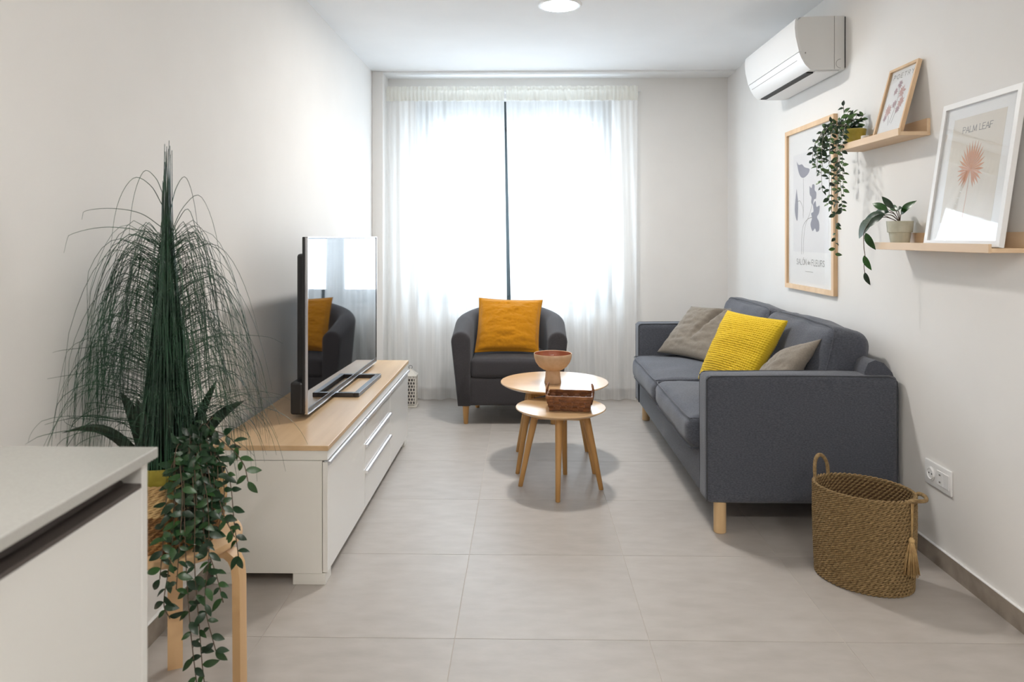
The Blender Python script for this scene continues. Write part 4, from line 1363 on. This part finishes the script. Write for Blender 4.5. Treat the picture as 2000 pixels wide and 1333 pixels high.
for a, h0, reach, rise, drop in ((200, 1.27, 0.22, 0.05, 0.02), (215, 1.25, 0.26, 0.02, 0.06), (195, 1.33, 0.14, 0.07, 0.22), (170, 1.36, 0.12, 0.06, 0.25), (-10, 1.25, 0.18, 0.10, 0.40), (-20, 1.30, 0.12, 0.10, 0.30), (-35, 1.22, 0.2, 0.09, 0.45), (10, 0.95, 0.30, 0.03, 0.02), (225, 0.95, 0.27, 0.02, 0.0), (230, 0.90, 0.28, 0.01, 0.0)):
    d_ = V((math.cos(math.radians(a)), math.sin(math.radians(a)), 0))
    ctl = [GP + V((0, 0, h0)) + d_ * 0.01, GP + V((0, 0, h0 + rise * 0.75)) + d_ * reach * 0.28, GP + V((0, 0, h0 + rise)) + d_ * reach * 0.58, GP + V((0, 0, h0 + rise - drop * 0.35)) + d_ * reach * 0.86, GP + V((0, 0, h0 + rise * 0.8 - drop)) + d_ * reach]
    droop.append(ribbon([keep(p) for p in smoothcurve(ctl, 5)], 0.0012))
obj('drooping_blades', join(*droop), 'grass', t, True)['kind'] = 'stuff'


def sword(base, tip, bend, wd, name='sword_leaf'):
    base, tip = V(base), V(tip)
    n, vs_, fs = 10, [], []
    d_ = (tip - base)
    sd = d_.cross(V((0, -1, 0.15))).normalized()
    if sd.z < 0: sd = -sd
    for i in range(n + 1):
        s = i / n
        p = base.lerp(tip, s) + V((0, 0, bend * math.sin(math.pi * s)))
        wv_ = wd * (0.75 + 0.5 * s) * (1 - s ** 2.4) + 0.0008
        fwd = V((0, -1, 0)) * wv_ * 0.35
        vs_ += [p - sd * wv_, p + fwd * -0.5, p + sd * wv_, p + fwd * -0.9]
    for i in range(n):
        for k in range(4):
            fs.append((i * 4 + k, i * 4 + (k + 1) % 4, i * 4 + 4 + (k + 1) % 4, i * 4 + 4 + k))
    fs += [(3, 2, 1, 0), tuple(n * 4 + k for k in range(4))]
    obj(name, (vs_, fs), 'sword', t, True)


g = GP + V((0, 0, 0.628))
sword(g + V((-0.03, -0.03, 0)), (-1.115, 1.745, 0.773), 0.055, 0.016)
sword(g + V((0.05, -0.02, 0)), (-0.742, 1.925, 0.812), 0.035, 0.018)
sword(g + V((-0.05, 0.0, 0)), (-1.07, 1.92, 0.835), 0.03, 0.020)
sword(g + V((0.04, 0.01, 0)), (-0.83, 1.96, 0.86), 0.02, 0.015)
sword(g + V((-0.02, -0.05, 0)), (-1.0, 1.87, 0.83), 0.02, 0.024)
sword(g + V((0.02, -0.05, 0)), (-0.915, 1.87, 0.84), 0.02, 0.022)
sword(g + V((0.0, 0.05, 0)), (-0.96, 2.03, 0.86), 0.02, 0.02)

IP = (-0.862, 1.858)
t = thing('ivy_plant', (IP[0], IP[1], 0.457), 'big trailing ivy spilling over the plant basket and stool', 'plant')
obj('pot', lathe([(0.0, 0.4575), (0.018, 0.4575), (0.026, 0.62), (0.029, 0.665), (0.027, 0.665), (0.024, 0.64), (0.0, 0.638)], IP, 20), 'black', t, True, 40)
iv2 = [leaf_mesh('large_ivy_leaf', 'ivy', 0.25, 0.08, 0.2, 8), leaf_mesh('large_ivy_leaf', 'ivy', 0.21, 0.14, 0.34, 8), leaf_mesh('large_ivy_leaf', 'ivy_mid', 0.23, 0.08, 0.2, 8)]
rr = random.Random(4)
p0 = V((IP[0], IP[1], 0.655))
fv = V((0.1, -1, 0.15))
trails = [
    [(-0.83, 1.80, 0.70), (-0.80, 1.76, 0.60), (-0.795, 1.75, 0.45), (-0.785, 1.75, 0.32), (-0.77, 1.74, 0.20), (-0.752, 1.74, 0.08)],
    [(-0.84, 1.79, 0.69), (-0.82, 1.75, 0.58), (-0.815, 1.75, 0.44), (-0.80, 1.74, 0.30), (-0.785, 1.74, 0.17)],
    [(-0.82, 1.80, 0.71), (-0.775, 1.77, 0.62), (-0.765, 1.76, 0.48), (-0.77, 1.75, 0.36), (-0.74, 1.74, 0.255)],
    [(-0.80, 1.83, 0.72), (-0.735, 1.80, 0.66), (-0.715, 1.79, 0.54), (-0.705, 1.79, 0.46)],
    [(-0.80, 1.84, 0.74), (-0.74, 1.82, 0.72), (-0.70, 1.81, 0.68), (-0.685, 1.80, 0.64)],
    [(-0.81, 1.84, 0.75), (-0.75, 1.83, 0.745), (-0.715, 1.82, 0.715)],
    [(-0.83, 1.83, 0.74), (-0.80, 1.81, 0.78), (-0.78, 1.80, 0.77)],
    [(-0.87, 1.80, 0.69), (-0.872, 1.765, 0.60), (-0.875, 1.755, 0.50), (-0.88, 1.75, 0.42)],
    [(-0.86, 1.79, 0.70), (-0.845, 1.755, 0.60), (-0.85, 1.745, 0.48), (-0.865, 1.74, 0.37), (-0.85, 1.74, 0.33)],
    [(-0.85, 1.79, 0.70), (-0.825, 1.75, 0.62), (-0.83, 1.745, 0.50), (-0.835, 1.74, 0.40)],
    [(-0.82, 1.81, 0.71), (-0.785, 1.78, 0.64), (-0.78, 1.765, 0.53), (-0.745, 1.76, 0.42), (-0.73, 1.76, 0.36)],
    [(-0.81, 1.82, 0.70), (-0.76, 1.79, 0.62), (-0.735, 1.78, 0.56), (-0.71, 1.78, 0.51)],
    [(-0.80, 1.82, 0.72), (-0.755, 1.80, 0.69), (-0.74, 1.79, 0.61), (-0.75, 1.78, 0.53)],
    [(-0.84, 1.81, 0.72), (-0.81, 1.78, 0.68), (-0.80, 1.77, 0.58), (-0.81, 1.76, 0.50)],
    [(-0.86, 1.81, 0.73), (-0.86, 1.78, 0.69), (-0.85, 1.76, 0.60), (-0.855, 1.755, 0.53)],
    [(-0.83, 1.82, 0.73), (-0.79, 1.79, 0.71), (-0.77, 1.78, 0.64), (-0.765, 1.78, 0.57)],
    [(-0.81, 1.84, 0.76), (-0.79, 1.84, 0.79)],
]
for k, tr in enumerate(trails):
    vine(t, [p0] + [V(q) for q in tr], iv2, rr, 0.0185, 0.0325, 'stem', 0.0013, view=fv, skip=0.06)
for q, dr in (((-0.752, 1.74, 0.08), (0.1, 0, -1)), ((-0.785, 1.74, 0.17), (-0.2, 0, -1)), ((-0.74, 1.74, 0.255), (0.6, 0, -0.6)), ((-0.685, 1.80, 0.64), (0.6, 0, -0.8)), ((-0.705, 1.79, 0.46), (0.2, 0, -1)), ((-0.88, 1.75, 0.42), (-0.5, 0, -0.8))):
    place_leaf(rr.choice(iv2), t, q, dr, 0.038, fv)

more = []
rx = random.Random(17)
for k in range(26):
    x, z = rx.uniform(-0.845, -0.755), rx.uniform(0.52, 0.66)
    vine(t, [p0, V((x * 0.7 - 0.862 * 0.3, 1.815, 0.70 + rx.uniform(0, 0.05))), V((x, 1.79, z + 0.05)), V((x + rx.uniform(-.02, .02), 1.785, z - 0.04))], iv2, rx, 0.022, 0.033, 'stem', 0.0012, view=fv, extra=more)
obj('inner_foliage', join(*more), 'ivy', t, True)['kind'] = 'stuff'

# ------------------------------------------------------------------ lantern behind the bench
LC = (-0.838, 5.36)
t = thing('lantern', (LC[0], LC[1], 0), 'small white cut-out lantern on the floor behind the television bench', 'lantern')
obj('base', box(LC[0] - 0.052, LC[0] + 0.052, LC[1] - 0.052, LC[1] + 0.052, 0.0, 0.014, 0.002, 1), 'lantern_cream', t)
for k in range(4):
    m_ = Matrix.Translation(V((LC[0], LC[1], 0))) @ Matrix.Rotation(k * math.pi / 2, 4, 'Z')
    b = bmesh.new()
    for x in (-0.044, 0.036):
        box(x, x + 0.008, -0.046, -0.041, 0.014, 0.225, bm=b, mat=m_)
    for j in range(9):
        z = 0.02 + j * 0.0235
        box(-0.037, 0.037, -0.045, -0.042, z, z + 0.006, bm=b, mat=m_)
        for x in (-0.02, 0.0, 0.02):
            box(x - 0.003 + 0.006 * (j % 2), x + 0.004 + 0.006 * (j % 2), -0.045, -0.042, z + 0.006, z + 0.0235, bm=b, mat=m_)
    obj('fretwork_side', b, 'lantern_cream', t)
obj('core', box(LC[0] - 0.030, LC[0] + 0.030, LC[1] - 0.030, LC[1] + 0.030, 0.014, 0.20, 0.002, 1), 'ink_dark', t)
obj('roof', lathe([(0.070, 0.225), (0.070, 0.230), (0.018, 0.268), (0.014, 0.275), (0.0, 0.276)], LC, 4, rot=math.pi / 4), 'lantern_cream', t)
obj('ring', tube([V((LC[0] + 0.013 * math.cos(a), LC[1], 0.287 + 0.013 * math.sin(a))) for a in [i / 16 * 2 * math.pi for i in range(16)]], 0.0018, 5, closed=True), 'black', t, True)
